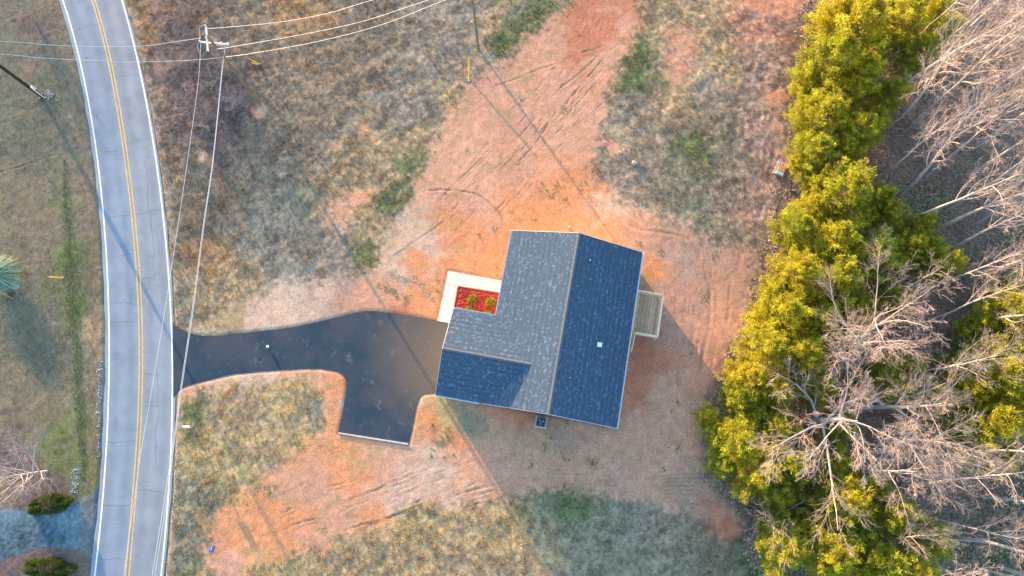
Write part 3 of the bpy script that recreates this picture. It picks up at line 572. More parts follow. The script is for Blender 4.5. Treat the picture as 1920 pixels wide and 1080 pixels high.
# stones
def stones(pts, name, label, m, smin, smax):
    V = []; F = []; base = np.array([(1, 0, 0), (.3, .95, 0), (-.8, .6, 0), (-.8, -.6, 0), (.3, -.95, 0), (.45, .3, .7), (-.4, .3, .75), (-.1, -.5, .7)])
    fc = [(0, 1, 5), (1, 2, 6), (1, 6, 5), (2, 3, 6), (3, 7, 6), (3, 4, 7), (4, 0, 7), (0, 5, 7), (5, 6, 7)]
    for i, (x, y) in enumerate(pts):
        s = random.uniform(smin, smax); a = random.uniform(0, 6.28); R = np.array([[math.cos(a), -math.sin(a), 0], [math.sin(a), math.cos(a), 0], [0, 0, 1]])
        V.append((base * np.array([1, 1, 1]) * (1 + rng.uniform(-.25, .25, base.shape))) @ R.T * s * np.array([1, .8, .8]) + np.array([x, y, gz(x, y) - .02 * s])); F += [[b + 8 * i for b in f] for f in fc]
    return tag(mesh(name, np.concatenate(V), np.array(F), m), label, kind='stuff')
pts = []
for (x, y), n_ in [((735, 510), 30), ((745, 518), 40), ((760, 522), 40), ((775, 524), 35), ((787, 530), 30), ((795, 540), 35), ((803, 550), 35), ((812, 560), 18)]:
    for i in range(n_): p = U(x + rng.normal(0, 5), y + rng.normal(0, 4)); pts.append((p[0], p[1]))
stones(pts, 'stone_wash', 'pale broken stone in the washed gully', M['stone'], .03, .075)
pts = []
for i in range(60): p = U(345 + rng.uniform(0, 60), 622 + rng.uniform(-3, 6) + 4 * math.sin(i)); pts.append((p[0], p[1]))
for i in range(120): p = U(188 + rng.normal(0, 3), rng.uniform(672, 860)); pts.append((p[0], p[1]))
for i in range(60): p = U(141 + rng.normal(0, 4), rng.uniform(880, 925)); pts.append((p[0], p[1]))
stones([p for p in pts if float(gsample(dpav, np.array([p[0]]), np.array([p[1]]))[0]) > .05], 'gravel', 'grey gravel along the road edge', M['stone'], .04, .09)
for i, (x, y, s, lab) in enumerate([(1164, 286, .28, 'larger white rock in grass up from the roof'), (1171, 281, .2, 'smaller white rock beside the larger one in grass'), (1190, 306, .38, 'flat pinkish boulder in dry grass'), (1068, 426, .22, 'small pale rock in clay just off the roof ridge end')]):
    p = U(x, y); mb = MB(); k_ = 9
    ring = lambda r, zz: [(p[0] + r * (1 + .2 * math.sin(j * 2.3 + i)) * math.cos(j / k_ * 6.283), p[1] + r * (1 + .2 * math.cos(j * 1.7 + i)) * .8 * math.sin(j / k_ * 6.283), zz) for j in range(k_)]
    g0 = gz(p[0], p[1]); mb.hexa(ring(s, g0 - .05), ring(s * .6, g0 + s * .55)); tag(mb.build('rock', M['stone'], smooth=False), lab, 'rock', 'pale rocks in the yard')

pts = []
for i in range(900):
    j = rng.integers(0, len(DRVw) - 3); t = rng.random(); q = DRVw[j] * (1 - t) + DRVw[j + 1] * t + rng.normal(0, .13, 2)
    if Pv(np.array([q[0], q[1], 0]))[0] > 330: pts.append((q[0], q[1]))
M['clod'] = mat('clay_clod', (.46, .25, .15), .95, .3, 3., .05)
stones(pts, 'clay_crumbs', 'clay crumbs spilled along the driveway edge', M['clod'], .02, .05)

# ------------------------------------------------------------------ house
house = empty('house', tuple(Hp(HW / 2, HL / 2)), 0, 'single storey house with blue-grey shingle roof, red clay yard around', 'house')
house.location = (0, 0, 0)
def wall_box(mb, u0, v0, u1, v1, z0, z1, th=.16):
    a, b = Hp(u0, v0), Hp(u1, v1); d = (b - a); L_ = np.linalg.norm(d); d /= L_; nrm = np.cross([0, 0, 1], d)
    mb.box((a + b) / 2 + np.array([0, 0, (z0 + z1) / 2]), (L_, th, z1 - z0), d, nrm)
ux0, ux1, v0_, v1_ = .42, HW - .42, .32, HL - .32; gu0, gv0 = GU + .32, GV0 + .42
OUT = [(ux0, v0_), (ux1, v0_), (ux1, v1_), (gu0, v1_), (gu0, gv0), (ux0, gv0)]
for nm, z0, z1, m, th in (('foundation', -.1, .55, M['found'], .24), ('wall', .55, 3.38, M['siding'], .16)):
    mb = MB()
    for i in range(6):
        (a, b), (c, d) = OUT[i], OUT[(i + 1) % 6]; wall_box(mb, a, b, c, d, z0, z1, th)
    mb.build(nm, m, house)
# siding laps, as one part
mb = MB()
for zz in np.arange(.7, 3.3, .18):
    for i in range(6):
        (a, b), (c, d) = OUT[i], OUT[(i + 1) % 6]; wall_box(mb, a, b, c, d, zz, zz + .02, .185)
tag(mb.build('siding_laps', M['white'], house), kind='stuff')
# gable walls
for v in (v0_, v1_):
    mb = MB(); q = .08; mb.hexa([Hp(.5, v - q, 3.38), Hp(HW - .5, v - q, 3.38), Hp(HW / 2, v - q, ZE + TP * HW / 2 - .22)], [Hp(.5, v + q, 3.38), Hp(HW - .5, v + q, 3.38), Hp(HW / 2, v + q, ZE + TP * HW / 2 - .22)]); mb.build('gable', M['siding'], house)
gm_v = (GV0 + HL) / 2
mb = MB(); mb.hexa([Hp(gu0 - .08, GV0 + .5, 3.38), Hp(gu0 - .08, HL - .4, 3.38), Hp(gu0 - .08, gm_v, ZE + TP * 4.2 - .22)], [Hp(gu0 + .08, GV0 + .5, 3.38), Hp(gu0 + .08, HL - .4, 3.38), Hp(gu0 + .08, gm_v, ZE + TP * 4.2 - .22)])
mb.build('gable', M['siding'], house)
# roof decks (thick slabs under the shingles)
def plane_slab(mb, pts, th=.14):
    P_ = [np.array(p) for p in pts]; nn = np.cross(P_[1] - P_[0], P_[2] - P_[0]); nn /= np.linalg.norm(nn)
    if nn[2] < 0: P_ = P_[::-1]; nn = -nn
    mb.hexa([p - np.array([0, 0, th]) for p in P_], P_)
ZR = ZE + TP * HW / 2; ZJ = ZE + TP * (HL - GV0) / 2; JU = (HL - GV0) / 2
planes = []
mb = MB(); plane_slab(mb, [Hp(0, 0, ZE), Hp(HW / 2, 0, ZR), Hp(HW / 2, HL, ZR), Hp(0, HL, ZE)])
plane_slab(mb, [Hp(HW, 0, ZE), Hp(HW, HL, ZE), Hp(HW / 2, HL, ZR), Hp(HW / 2, 0, ZR)])
plane_slab(mb, [Hp(GU, GV0, ZE), Hp(0, GV0, ZE), Hp(JU, gm_v, ZJ + .003), Hp(GU, gm_v, ZJ + .003)])
plane_slab(mb, [Hp(GU, HL, ZE), Hp(GU, gm_v, ZJ + .003), Hp(JU, gm_v, ZJ + .003), Hp(0, HL, ZE)])
roof = mb.build('roof', M['cap'], house)
# shingles: every tab a small sloping slab, real steps between courses
def shingle_set(fn, along_len, slope_len, inside, seed):
    r = np.random.default_rng(seed); V = []; Cc = []; ex = .145; tabs = .30; wdt = math.sqrt(1 + TP * TP); n = int(math.ceil(slope_len * wdt / ex))
    for j in range(n):
        s0 = j * ex / wdt; s1 = min((j + 1) * ex * 1.02 / wdt, slope_len); o_ = -((j * .11 + r.random() * .03) % tabs)
        t = o_; 
        while t < along_len:
            wd = tabs * r.choice([.62, .62, .9, 1.2]); a, b = max(t, 0), min(t + wd - .006, along_len); t += wd
            if b - a < .03: continue
            lo, hi = inside(s0), inside(s1); lo2, hi2 = max(lo[0], hi[0]), min(lo[1], hi[1])
            a, b = max(a, min(lo[0], hi[0])), min(b, max(lo[1], hi[1]))
            if b - a < .03: continue
            th = .016 + .012 * r.random()
            c = np.array([.059, .097, .150]) * (.9 + .16 * r.random())
            c = c * (1 + .10 * math.sin(j * 1.9) + .05 * math.sin(j * 4.7))
            if wd < .2 and r.random() < .38: c = c * (1.35 + .45 * r.random())
            V += [fn(a, s0, th), fn(b, s0, th), fn(b, s1, .004), fn(a, s1, .004), fn(a, s0, -.01), fn(b, s0, -.01)]; Cc += [c] * 6
    V = np.array(V); m_ = len(V) // 6; b6 = np.arange(m_)[:, None] * 6
    F = np.concatenate([b6 + np.array([[0, 1, 2, 3]]), b6 + np.array([[4, 5, 1, 0]])]); 
    nn = np.cross(V[1] - V[0], V[2] - V[1])
    if nn[2] < 0: F = F[:, ::-1]
    return V, F, np.array(Cc)
full = lambda L_: (lambda s: (0, L_))
S1 = shingle_set(lambda a, s, t: Hp(s, a, ZE + TP * s + t), HL, HW / 2, lambda s: (0, HL), 1)
# main west slope skips the triangle covered by the garage roof
Vw, Fw, Cw = S1; mid_ = Vw[Fw].mean(1) - H0; u_ = mid_ @ EA; v_ = mid_ @ EB
Fw = Fw[~((v_ > GV0 + u_ + .1) & (v_ < HL - u_ - .1) & (u_ < JU))]
S2 = shingle_set(lambda a, s, t: Hp(HW - s, a, ZE + TP * s + t), HL, HW / 2, lambda s: (0, HL), 2)
S3 = shingle_set(lambda a, s, t: Hp(GU + a, GV0 + s, ZE + TP * s + t + .004), 9, JU, lambda s: (0, -GU + s), 3)
S4 = shingle_set(lambda a, s, t: Hp(GU + a, HL - s, ZE + TP * s + t + .004), 9, JU, lambda s: (0, -GU + s), 4)
for (Vs, Fs, Cs) in ((Vw, Fw, Cw), S2, S3, S4): tag(mesh('shingles', Vs, Fs, M['shingle'], roof, col=Cs), kind='stuff')
def caps(name, p, q, wdir1, wdir2, drop):    # overlapping ridge cap pieces
    mb = MB(); p, q = np.array(p), np.array(q); L_ = np.linalg.norm(q - p); n = int(L_ / .28); d = (q - p) / L_
    for i in range(n):
        a = p + d * (i * L_ / n) + np.array([0, 0, .055]); b = p + d * ((i + 1.06) * L_ / n) + np.array([0, 0, .038])
        for wv in (wdir1, wdir2):
            wv = np.array(wv, float) * .17; e = np.array([0, 0, -.17 * TP])
            mb.hexa([a - [0, 0, .02], b - [0, 0, .02], b + wv + e - [0, 0, .02], a + wv + e - [0, 0, .02]], [a, b, b + wv + e, a + wv + e])
    return tag(mb.build(name, M['cap'], roof), kind='stuff')
caps('ridge_cap', Hp(HW / 2, 0, ZR), Hp(HW / 2, HL, ZR), EA, -EA, 0)
caps('ridge_cap', Hp(GU, gm_v, ZJ), Hp(JU, gm_v, ZJ), EB, -EB, 0)
# gutters, fascia, rake boards, downspouts
def gutter(p, q, outd):
    g = MB(); o_ = np.array(outd, float)
    g.bar(np.array(p) + o_ * .06 + [0, 0, -.09], np.array(q) + o_ * .06 + [0, 0, -.09], .12, .02)
    g.bar(np.array(p) + o_ * .115 + [0, 0, -.04], np.array(q) + o_ * .115 + [0, 0, -.04], .025, .10)
    return g.build('gutter', M['white'], house)
gutter(Hp(0, 0, ZE), Hp(0, GV0 - .1, ZE), -EA); gutter(Hp(HW, 0, ZE), Hp(HW, HL, ZE), EA)
gutter(Hp(GU, GV0, ZE), Hp(-.12, GV0, ZE), -EB); gutter(Hp(GU, HL, ZE), Hp(0, HL, ZE), EB)
for (p, q, o_) in ((Hp(0, 0, ZE), Hp(HW / 2, 0, ZR), -EB), (Hp(HW, 0, ZE), Hp(HW / 2, 0, ZR), -EB), (Hp(HW, HL, ZE), Hp(HW / 2, HL, ZR), EB), (Hp(.2, HL, ZE + .08), Hp(HW / 2, HL, ZR), EB),
                   (Hp(GU, GV0, ZE), Hp(GU, gm_v, ZJ), -EA), (Hp(GU, HL, ZE), Hp(GU, gm_v, ZJ), -EA)):
    mb = MB(); mb.bar(p + o_ * .016 + [0, 0, -.085], q + o_ * .016 + [0, 0, -.085], .03, .15); mb.build('rake_board', M['white'], house)
for (u, v, a) in ((HW + .06, HL - .35, EA), (.0 - .06, .3, -EA), (GU + .2, HL + .06, EB), (HW + .06, .3, EA)):
    mb = MB(); p = Hp(u, v, 0); back = -np.array(a) * .36; mb.bar(p + [0, 0, ZE - .12], p + back + [0, 0, ZE - .6], .07); mb.bar(p + back + [0, 0, ZE - .62], p + back + [0, 0, .1], .07); mb.build('downspout', M['white'], house)
# soffit
for pts in ([(0, .0), (.5, .0), (.5, GV0), (0, GV0)], [(HW - .5, 0), (HW, 0), (HW, HL), (HW - .5, HL)], [(GU, GV0), (0, GV0), (0, GV0 + .5), (GU, GV0 + .5)], [(GU, HL - .4), (0, HL - .4), (0, HL), (GU, HL)]):
    mb = MB(); mb.hexa([Hp(u, v, 3.345) for u, v in pts], [Hp(u, v, 3.358) for u, v in pts]); mb.build('soffit', M['white'], house)
# windows and doors on the walls
def opening(name, u, v, zc, w_, h_, along, outw, m, kind='window'):
    c = Hp(u, v, zc) + np.array(outw) * .10; al = np.array(along); fr = MB()
    for s in (-1, 1):
        fr.box(c + al * s * (w_ / 2 + .03), (.07, h_ + .13, .05), al, (0, 0, 1)); fr.box(c + np.array([0, 0, s * (h_ / 2 + .03)]), (w_, .07, .05), al, (0, 0, 1))
    if kind == 'window': fr.box(c, (w_, .04, .03), al, (0, 0, 1))
    f = fr.build(name, M['white'], house); g = MB(); g.box(c - np.array(outw) * .03, (w_, h_, .02), al, (0, 0, 1)); g.build('pane' if kind == 'window' else 'panel', m, f)
    if kind != 'window':
        h = MB(); h.box(c + al * (w_ / 2 - .1) + np.array(outw) * .03 + [0, 0, -.05], (.04, .12, .05), al, (0, 0, 1)); h.build('handle', M['metal'], f)
for (u, v) in ((ux0, 2.2), (ux0, 4.6)): opening('window', u, v, 2.1, .95, 1.4, EB, -EA, M['glass'])
opening('front_door', ux0, 6.0, 1.6, .92, 2.05, EB, -EA, M['door'], 'door')
for v in (2.0, 12.6, 15.0): opening('window', ux1, v, 2.1, .95, 1.4, EB, EA, M['glass'])
opening('patio_door', ux1, 7.8, 1.75, 1.7, 2.05, EB, EA, M['glass'], 'door')
for u in (3.2, 9.6): opening('window', u, v0_, 2.1, .95, 1.4, EA, -EB, M['glass'])
for u in (8.9, 3.4): opening('window', u, v1_, 2.1, .95, 1.2, EA, EB, M['glass'])
gd = MB(); gd.box(Hp(gu0 - .11, gm_v, 1.25), (4.9, 2.5, .06), EB, (0, 0, 1)); g = gd.build('garage_door', M['garage'], house)
for i in range(4):
    p_ = MB(); p_.box(Hp(gu0 - .15, gm_v, .34 + i * .61), (4.8, .56, .03), EB, (0, 0, 1)); p_.build('door_panel', M['garage'], g)
# porch step at the front door
mb = MB(); mb.box(Hp(.05, 6.0, .2), (.6, 1.4, .4), EA, EB); mb.build('doorstep', M['concrete'], house)
# roof vents
def roof_at(px, py):
    zz = 4.2
    for _ in range(8):
        p = U(px, py, zz); u = (p - H0) @ EA; zz = ZE + TP * min(u, HW - u) + .03
    return U(px, py, zz)
p = roof_at(1124, 647); mb = MB(); mb.box(p + [0, 0, .10], (.36, .34, .2), EA, EB); mb.box(p + [0, 0, .215], (.44, .42, .03), EA, EB); mb.build('box_vent', M['mail'], house)
for (x, y) in ((1106, 489), (1068.5, 708.5)):
    p = roof_at(x, y); mb = MB(); mb.tube([p + [0, 0, -.05], p + [0, 0, .28]], .055, 10); mb.build('vent_pipe', M['mail'], house)
    mb = MB(); mb.box(p + [0, 0, .02], (.26, .26, .03), EA, EB); mb.build('pipe_flashing', M['black'], house)
# meter box and hose bib on south wall
for (x, y, s) in ((989.5, 770.5, .10), (966, 766.5, .13)):
    p = U(x, y, 3.0); mb = MB(); mb.box(p, (s, s, .2), EA, EB); mb.build('wall_bracket', M['mail'], house)
# condenser
p = U(1014.5, 791, .75); p[2] = 0
ac = empty('air_conditioner', tuple(p), hang, 'square dark teal condenser unit beside the gable wall', 'air conditioner')
mb = MB(); mb.box((0, 0, .02), (1.15, 1.15, .10)); mb.build('pad', M['kerb'], ac)
mb = MB()
for s in (-1, 1):
    for t in (-1, 1): mb.box((s * .40, t * .40, .44), (.07, .07, .72))
mb.box((0, 0, .42), (.74, .74, .66)); 
for k_ in range(9):
    for s in (-1, 1): mb.box((0, s * .385, .14 + k_ * .075), (.76, .02, .03)); mb.box((s * .385, 0, .14 + k_ * .075), (.02, .76, .03))
mb.build('casing', M['acgreen'], ac)
mb = MB()
for s in (-1, 1): mb.box((0, s * .385, .81), (.88, .11, .05)); mb.box((s * .385, 0, .81), (.11, .66, .05))
mb.build('top_frame', M['acgreen'], ac)
mb = MB(); mb.tube([(0, 0, .755), (0, 0, .76)], .33, 24); mb.build('fan_well', M['black'], ac)
for k_ in range(3):
    a = k_ * 2.094 + .4; mb = MB(); q = [(.06, -.05), (.2, -.13), (.29, -.08), (.30, .06), (.2, .12), (.07, .05)]
    R = lambda x, y, zz: (x * math.cos(a) - y * math.sin(a), x * math.sin(a) + y * math.cos(a), zz)
    mb.hexa([R(x, y, .775 + y * .15) for x, y in q], [R(x, y, .785 + y * .15) for x, y in q]); mb.build('fan_blade', M['fan'], ac)
mb = MB(); mb.tube([(0, 0, .76), (0, 0, .83)], .06, 12); mb.build('fan_hub', M['black'], ac)
mb = MB()
for r in (.12, .2, .28, .34): mb.tube([(r * math.cos(t), r * math.sin(t), .84) for t in np.linspace(0, 6.283, 25)], .006, 4, caps=False)
mb.build('fan_grille', M['acgreen'], ac)

# mulch bed with plants between walk and walls; narrow mulch strip by the front wall
def mulch(poly, label):
    W = [U(*p)[:2] for p in poly]; W = np.array(W); a = W.min(0); b = W.max(0); gx_ = np.arange(a[0], b[0], .09); gy_ = np.arange(a[1], b[1], .09)
    X, Y = np.meshgrid(gx_, gy_); s_ = sdf(X.ravel(), Y.ravel(), W.tolist()); Z_ = .05 + .07 * np.clip(-s_ * 3, 0, 1) + .09 * (rng.random(s_.shape) - .5) * (s_ < -.08)
    V = np.stack([X.ravel(), Y.ravel(), Z_], 1); nx_ = len(gx_); i = (np.arange(len(gy_) - 1)[:, None] * nx_ + np.arange(nx_ - 1)[None]).ravel()
    F = np.stack([i, i + 1, i + nx_ + 1, i + nx_], 1); F = F[(s_[F] < .03).all(1)]
    return tag(mesh('mulch_bed', V, F, M['mulch']), label, kind='stuff')
mulch([(860, 538), (950, 553), (945, 600), (925, 612), (845, 610)], 'red mulch bed between walk and roof')
mulch([(953.5, 455), (962, 455), (962, 526), (939.5, 524)], 'narrow red mulch strip along the front wall')
# scalloped edging
ed = empty('bed_edging', (0, 0, 0), 0, 'dark red scalloped edging between walk and mulch', 'edging'); mb = MB()
for (p, q) in (((859, 537), (940, 550)), ((859, 537), (846, 604))):
    a, b = U(*p), U(*q); L_ = np.linalg.norm(b - a); n = int(L_ / .16)
    for i in range(n): c = a + (b - a) * (i + .5) / n; mb.tube([c + [0, 0, 0], c + [0, 0, .14]], .065, 7)
tag(mb.build('edging_block', M['clay'], ed), kind='stuff')

# ------------------------------------------------------------------ deck
dk = empty('wooden_deck', (0, 0, 0), 0, 'raised pale timber deck with railing behind the blue roof slope', 'deck')
ZD, ZRl = 1.15, 2.1
def dloc(px, py, z): q = U(px, py, z) - H0; return q @ EA, q @ EB
r = [dloc(*p, ZRl) for p in ((1244.5, 553), (1232, 631), (1192, 621.5), (1188.5, 641))]
u1 = (r[0][0] + r[1][0]) / 2; vn_, vs_ = r[0][1], r[1][1]; us = r[2][0]; vs2 = vs_ + .0
du0 = ux1 + .1
nb = int((u1 - du0) / .145)
for i in range(nb):
    ua = du0 + (u1 - du0) * i / nb; ub = ua + (u1 - du0) / nb - .035
    mb = MB(); mb.hexa([Hp(ua, vn_, ZD - .04), Hp(ub, vn_, ZD - .04), Hp(ub, vs_, ZD - .04), Hp(ua, vs_, ZD - .04)], [Hp(ua, vn_, ZD), Hp(ub, vn_, ZD), Hp(ub, vs_, ZD), Hp(ua, vs_, ZD)]); mb.build('deck_board', M['deckwood'], dk)
for v in np.linspace(vn_ + .05, vs_ - .05, 4):
    mb = MB(); mb.bar(Hp(du0, v, ZD - .14), Hp(u1, v, ZD - .14), .05, .18); mb.build('joist', M['deckwood'], dk)
rails = [((du0 + .3, vn_), (u1, vn_)), ((u1, vn_), (u1, vs_)), ((u1, vs_), (us, vs_))]
for (a, b) in rails:
    mb = MB(); mb.bar(Hp(*a, ZRl), Hp(*b, ZRl), .17, .045); mb.build('hand_rail', M['rail'], dk)
    mb = MB(); mb.bar(Hp(*a, ZD + .12), Hp(*b, ZD + .12), .05, .09); mb.bar(Hp(*a, ZRl - .08), Hp(*b, ZRl - .08), .05, .09); mb.build('rail_beam', M['rail'], dk)
mb = MB()
for (a, b) in rails:
    n = int(math.hypot(b[0] - a[0], b[1] - a[1]) / .14)
    for i in range(1, n): t = i / n; u, v = a[0] + (b[0] - a[0]) * t, a[1] + (b[1] - a[1]) * t; mb.bar(Hp(u, v, ZD + .05), Hp(u, v, ZRl - .03), .04)
tag(mb.build('balusters', M['rail'], dk), kind='stuff')
for (u, v) in ((u1, vn_), (u1, (vn_ + vs_) / 2), (u1, vs_), (us, vs_), (du0 + .3, vn_)):
    mb = MB(); mb.bar(Hp(u, v, -.1), Hp(u, v, ZRl - .02), .10); mb.build('post', M['rail'], dk)
for k_ in range(6):
    zz = ZD - .19 * (k_ + 1); v = vs_ + .02 + .27 * k_
    mb = MB(); mb.hexa([Hp(du0 + .05, v, zz - .04), Hp(us - .05, v, zz - .04), Hp(us - .05, v + .27, zz - .04), Hp(du0 + .05, v + .27, zz - .04)], [Hp(du0 + .05, v, zz), Hp(us - .05, v, zz), Hp(us - .05, v + .27, zz), Hp(du0 + .05, v + .27, zz)]); mb.build('stair_tread', M['deckwood'], dk)
mb = MB(); mb.bar(Hp(us, vs_, ZRl), Hp(us, vs_ + 1.6, ZRl - 1.05), .09, .045); mb.build('stair_rail', M['rail'], dk)
mb = MB(); mb.bar(Hp(us, vs_ + 1.6, -.1), Hp(us, vs_ + 1.6, ZRl - 1.05), .09); mb.build('post', M['rail'], dk)
for u in (du0 + .05, us - .02):
    mb = MB(); mb.bar(Hp(u, vs_, ZD - .15), Hp(u, vs_ + 1.62, .0), .04, .22); mb.build('stringer', M['deckwood'], dk)

# concrete kerb at the end of the driveway spur
a, b = U(635, 812), U(765.5, 832.5); mb = MB(); mb.bar(a + [0, 0, .05], b + [0, 0, .05], .15, .10)
tag(mb.build('concrete_kerb', M['kerb']), 'thin white concrete kerb closing the driveway spur', 'kerb')

# ------------------------------------------------------------------ segments -> tapered prisms (branches)
def prisms(P0, P1, R0, R1, k=3):
    P0, P1 = np.array(P0), np.array(P1); R0, R1 = np.array(R0), np.array(R1); d = P1 - P0; L_ = np.linalg.norm(d, axis=1, keepdims=True) + 1e-9; d = d / L_
    ref = np.where(np.abs(d[:, 2:3]) > .9, np.array([[1., 0, 0]]), np.array([[0, 0, 1.]])); a = np.cross(d, ref); a /= np.linalg.norm(a, axis=1, keepdims=True); b = np.cross(d, a)
    an = np.arange(k) * 2 * np.pi / k; cs, sn = np.cos(an), np.sin(an); ring = a[:, None] * cs[None, :, None] + b[:, None] * sn[None, :, None]
    V = np.concatenate([P0[:, None] - d[:, None] * R0[:, None, None] * .3 + ring * R0[:, None, None], P1[:, None] + ring * R1[:, None, None]], 1); n = len(P0)
    base = np.arange(n)[:, None] * 2 * k; F = np.concatenate([base + np.array([[j, (j + 1) % k, k + (j + 1) % k, k + j]]) for j in range(k)])
    return V.reshape(-1, 3), F
def grow(r, p, d, L_, rad, lvl, S, spec, up=.0):
    """one branch: a bent chain; children spring from it"""
    ns, nch, ratio, ang, wob, bare = spec[lvl]; pts = [np.array(p, float)]; d = np.array(d, float); d /= np.linalg.norm(d); rr = [rad]; ds = [d]
    for i in range(ns):
        d = d + r.normal(0, wob, 3) + np.array([0, 0, up * (.6 if lvl else .2)]); d /= np.linalg.norm(d); pts.append(pts[-1] + d * L_ / ns); rr.append(rad * (1 - .82 * (i + 1) / ns)); ds.append(d)
    for i in range(ns): S[lvl].append((pts[i], pts[i + 1], rr[i], rr[i + 1]))
    if lvl + 1 >= len(spec): return
    n = max(1, int(nch * r.uniform(.8, 1.2)))
    for j in range(n):
        t = bare + (1 - bare) * ((j + r.random()) / n) ** .9; x = min(t * ns, ns - 1e-3); i = int(x); f = x - i; q = pts[i] * (1 - f) + pts[i + 1] * f; dd = ds[i]
        az = j * 2.4 + r.uniform(-.5, .5); ref = np.array([1., 0, 0]) if abs(dd[2]) > .8 else np.array([0, 0, 1.]); a = np.cross(dd, ref); a /= np.linalg.norm(a); b = np.cross(dd, a)
        an = ang * r.uniform(.7, 1.25); nd_ = dd * math.cos(an) + (a * math.cos(az) + b * math.sin(az)) * math.sin(an)
        grow(r, q, nd_, L_ * ratio * r.uniform(.65, 1.15) * (1.15 - .55 * t), max((rr[i] * (1 - f) + rr[i + 1] * f) * .58, .0095), lvl + 1, S, spec, up)
def bare_meshes(seed, hgt, rad, spec, up, lean=(0, 0)):
    r = np.random.default_rng(seed); S = [[] for _ in spec]; grow(r, (0, 0, -.2), (lean[0], lean[1], 1), hgt, rad, 0, S, spec, up)
    out = []
    for grp, k_ in ((S[:2], 6), (S[2:], 3)):
        s = [x for g in grp for x in g]; out.append(prisms([x[0] for x in s], [x[1] for x in s], [x[2] for x in s], [x[3] for x in s], k_))
    return out
def bare_tree(seed, hgt, rad, spec, up, name='bare_tree', m1='bark', m2='twig', lean=(0, 0)):
    (V1, F1), (V2, F2) = bare_meshes(seed, hgt, rad, spec, up, lean); e = empty(name)
    mesh('trunk', V1, F1, M[m1], e, smooth=True); mesh('branches', V2, F2, M[m2], e); return e
#          segs children ratio angle wobble bare
TALL = [(12, 15, .34, .55, .035, .42), (5, 8, .42, .5, .12, .2), (4, 6, .5, .5, .16, .15), (3, 4, .55, .5, .2, .1), (2, 0, 0, 0, .2, 0)]
BROAD = [(7, 13, .62, .9, .07, .22), (6, 9, .48, .65, .10, .2), (4, 9, .5, .55, .14, .15), (3, 7, .55, .55, .18, .1), (2, 0, 0, 0, .2, 0)]
SMALLT = [(5, 11, .6, .8, .08, .12), (5, 8, .5, .65, .14, .15), (3, 7, .5, .6, .2, .1), (2, 0, 0, 0, .2, 0)]
BUSH = [(2, 16, 2.6, .8, .1, .05), (5, 8, .4, .6, .15, .2), (3, 5, .5, .6, .2, .1), (2, 0, 0, 0, .2, 0)]
talls = [bare_tree(100 + i, 19, [.19, .16, .22, .15][i], TALL, [.05, .06, .04, .07][i]) for i in range(4)]
broads = [bare_tree(200 + i, 12, .26, BROAD, .03) for i in range(2)]
smalls = [bare_tree(300 + i, 6.5, .12, SMALLT, .03) for i in range(2)]
bushes = [bare_tree(400 + i, 1.0, .05, BUSH, .03, 'bare_shrub', 'brush', 'brush') for i in range(3)]
used = set()
def place(protos, idx, px, py, s, rz, label, cat, group, tilt=(0, 0), z0=None):
    p = U(px, py); src = protos[idx % len(protos)]; key = src.name
    o = src if key not in used else copy_tree(src); used.add(key)
    o.location = (p[0], p[1], (gz(p[0], p[1]) if z0 is None else z0)); o.rotation_euler = (tilt[0], tilt[1], rz); o.scale = (s,) * 3 if np.ndim(s) == 0 else s
    tag(o, label, cat, group); return o
# tall pale-trunked trees deep in the wood: base points, in rows going down the photo
BT = [(1640, 60, 1.0), (1720, 40, 1.05), (1800, 70, 1.1), (1690, 140, .95), (1770, 150, 1.15), (1850, 120, 1.), (1665, 240, 1.0), (1705, 235, 1.2), (1650, 330, .8), (1712, 300, 1.1), (1780, 235, 1.), (1860, 210, 1.1), (1690, 425, .95),
      (1735, 330, 1.0), (1733, 442, .9), (1765, 475, 1.0), (1810, 330, 1.), (1820, 425, 1.05), (1805, 520, .95), (1858, 498, 1.05), (1880, 330, 1.1), (1890, 420, 1.), (1800, 610, .8), (1870, 560, 1.0), (1740, 600, .7), (1700, 700, .8), (1860, 660, .9), (1790, 700, .8),
      (1690, 905, .9), (1770, 850, .9), (1860, 860, 1.), (1830, 930, 1.), (1790, 1010, .95), (1880, 1000, 1.05), (1720, 1040, .8), (1900, 760, 1.), (1870, 1060, 1.0), (1640, 1010, .55), (1660, 190, .9), (1740, 190, 1.0), (1820, 280, 1.1), (1750, 280, .9), (1680, 370, .9), (1770, 400, 1.0), (1850, 380, 1.), (1830, 180, 1.1), (1890, 150, 1.), (1760, 110, 1.), (1700, 90, .9), (1880, 50, 1.), (1820, 20, 1.), (1730, 540, .8), (1650, 560, .6), (1740, 970, .8), (1700, 820, .7), (1820, 1060, .9), (1905, 940, 1.)]
side = ['in the topmost right wood', 'in the upper right wood', 'right of the middle evergreens', 'in the wood level with the deck', 'in the lower right wood', 'in the bottom right corner']
def zone(y): return side[0] if y < 80 else side[1] if y < 260 else side[2] if y < 480 else side[3] if y < 720 else side[4] if y < 960 else side[5]
ordn = ['first', 'second', 'third', 'fourth', 'fifth', 'sixth', 'seventh', 'eighth', 'ninth', 'tenth', 'eleventh', 'twelfth', 'thirteenth', 'fourteenth', 'fifteenth', 'sixteenth', 'seventeenth', 'eighteenth', 'nineteenth', 'twentieth', 'twenty-first', 'twenty-second', 'twenty-third', 'twenty-fourth', 'twenty-fifth', 'twenty-sixth', 'twenty-seventh', 'twenty-eighth', 'twenty-ninth', 'thirtieth', 'thirty-first', 'thirty-second', 'thirty-third', 'thirty-fourth', 'thirty-fifth', 'thirty-sixth']
from collections import defaultdict
zc = defaultdict(list)
for i, b in enumerate(BT): zc[zone(b[1])].append((b[0], i))
rank = {i: (j, len(v)) for v in zc.values() for j, (_, i) in enumerate(sorted(v))}
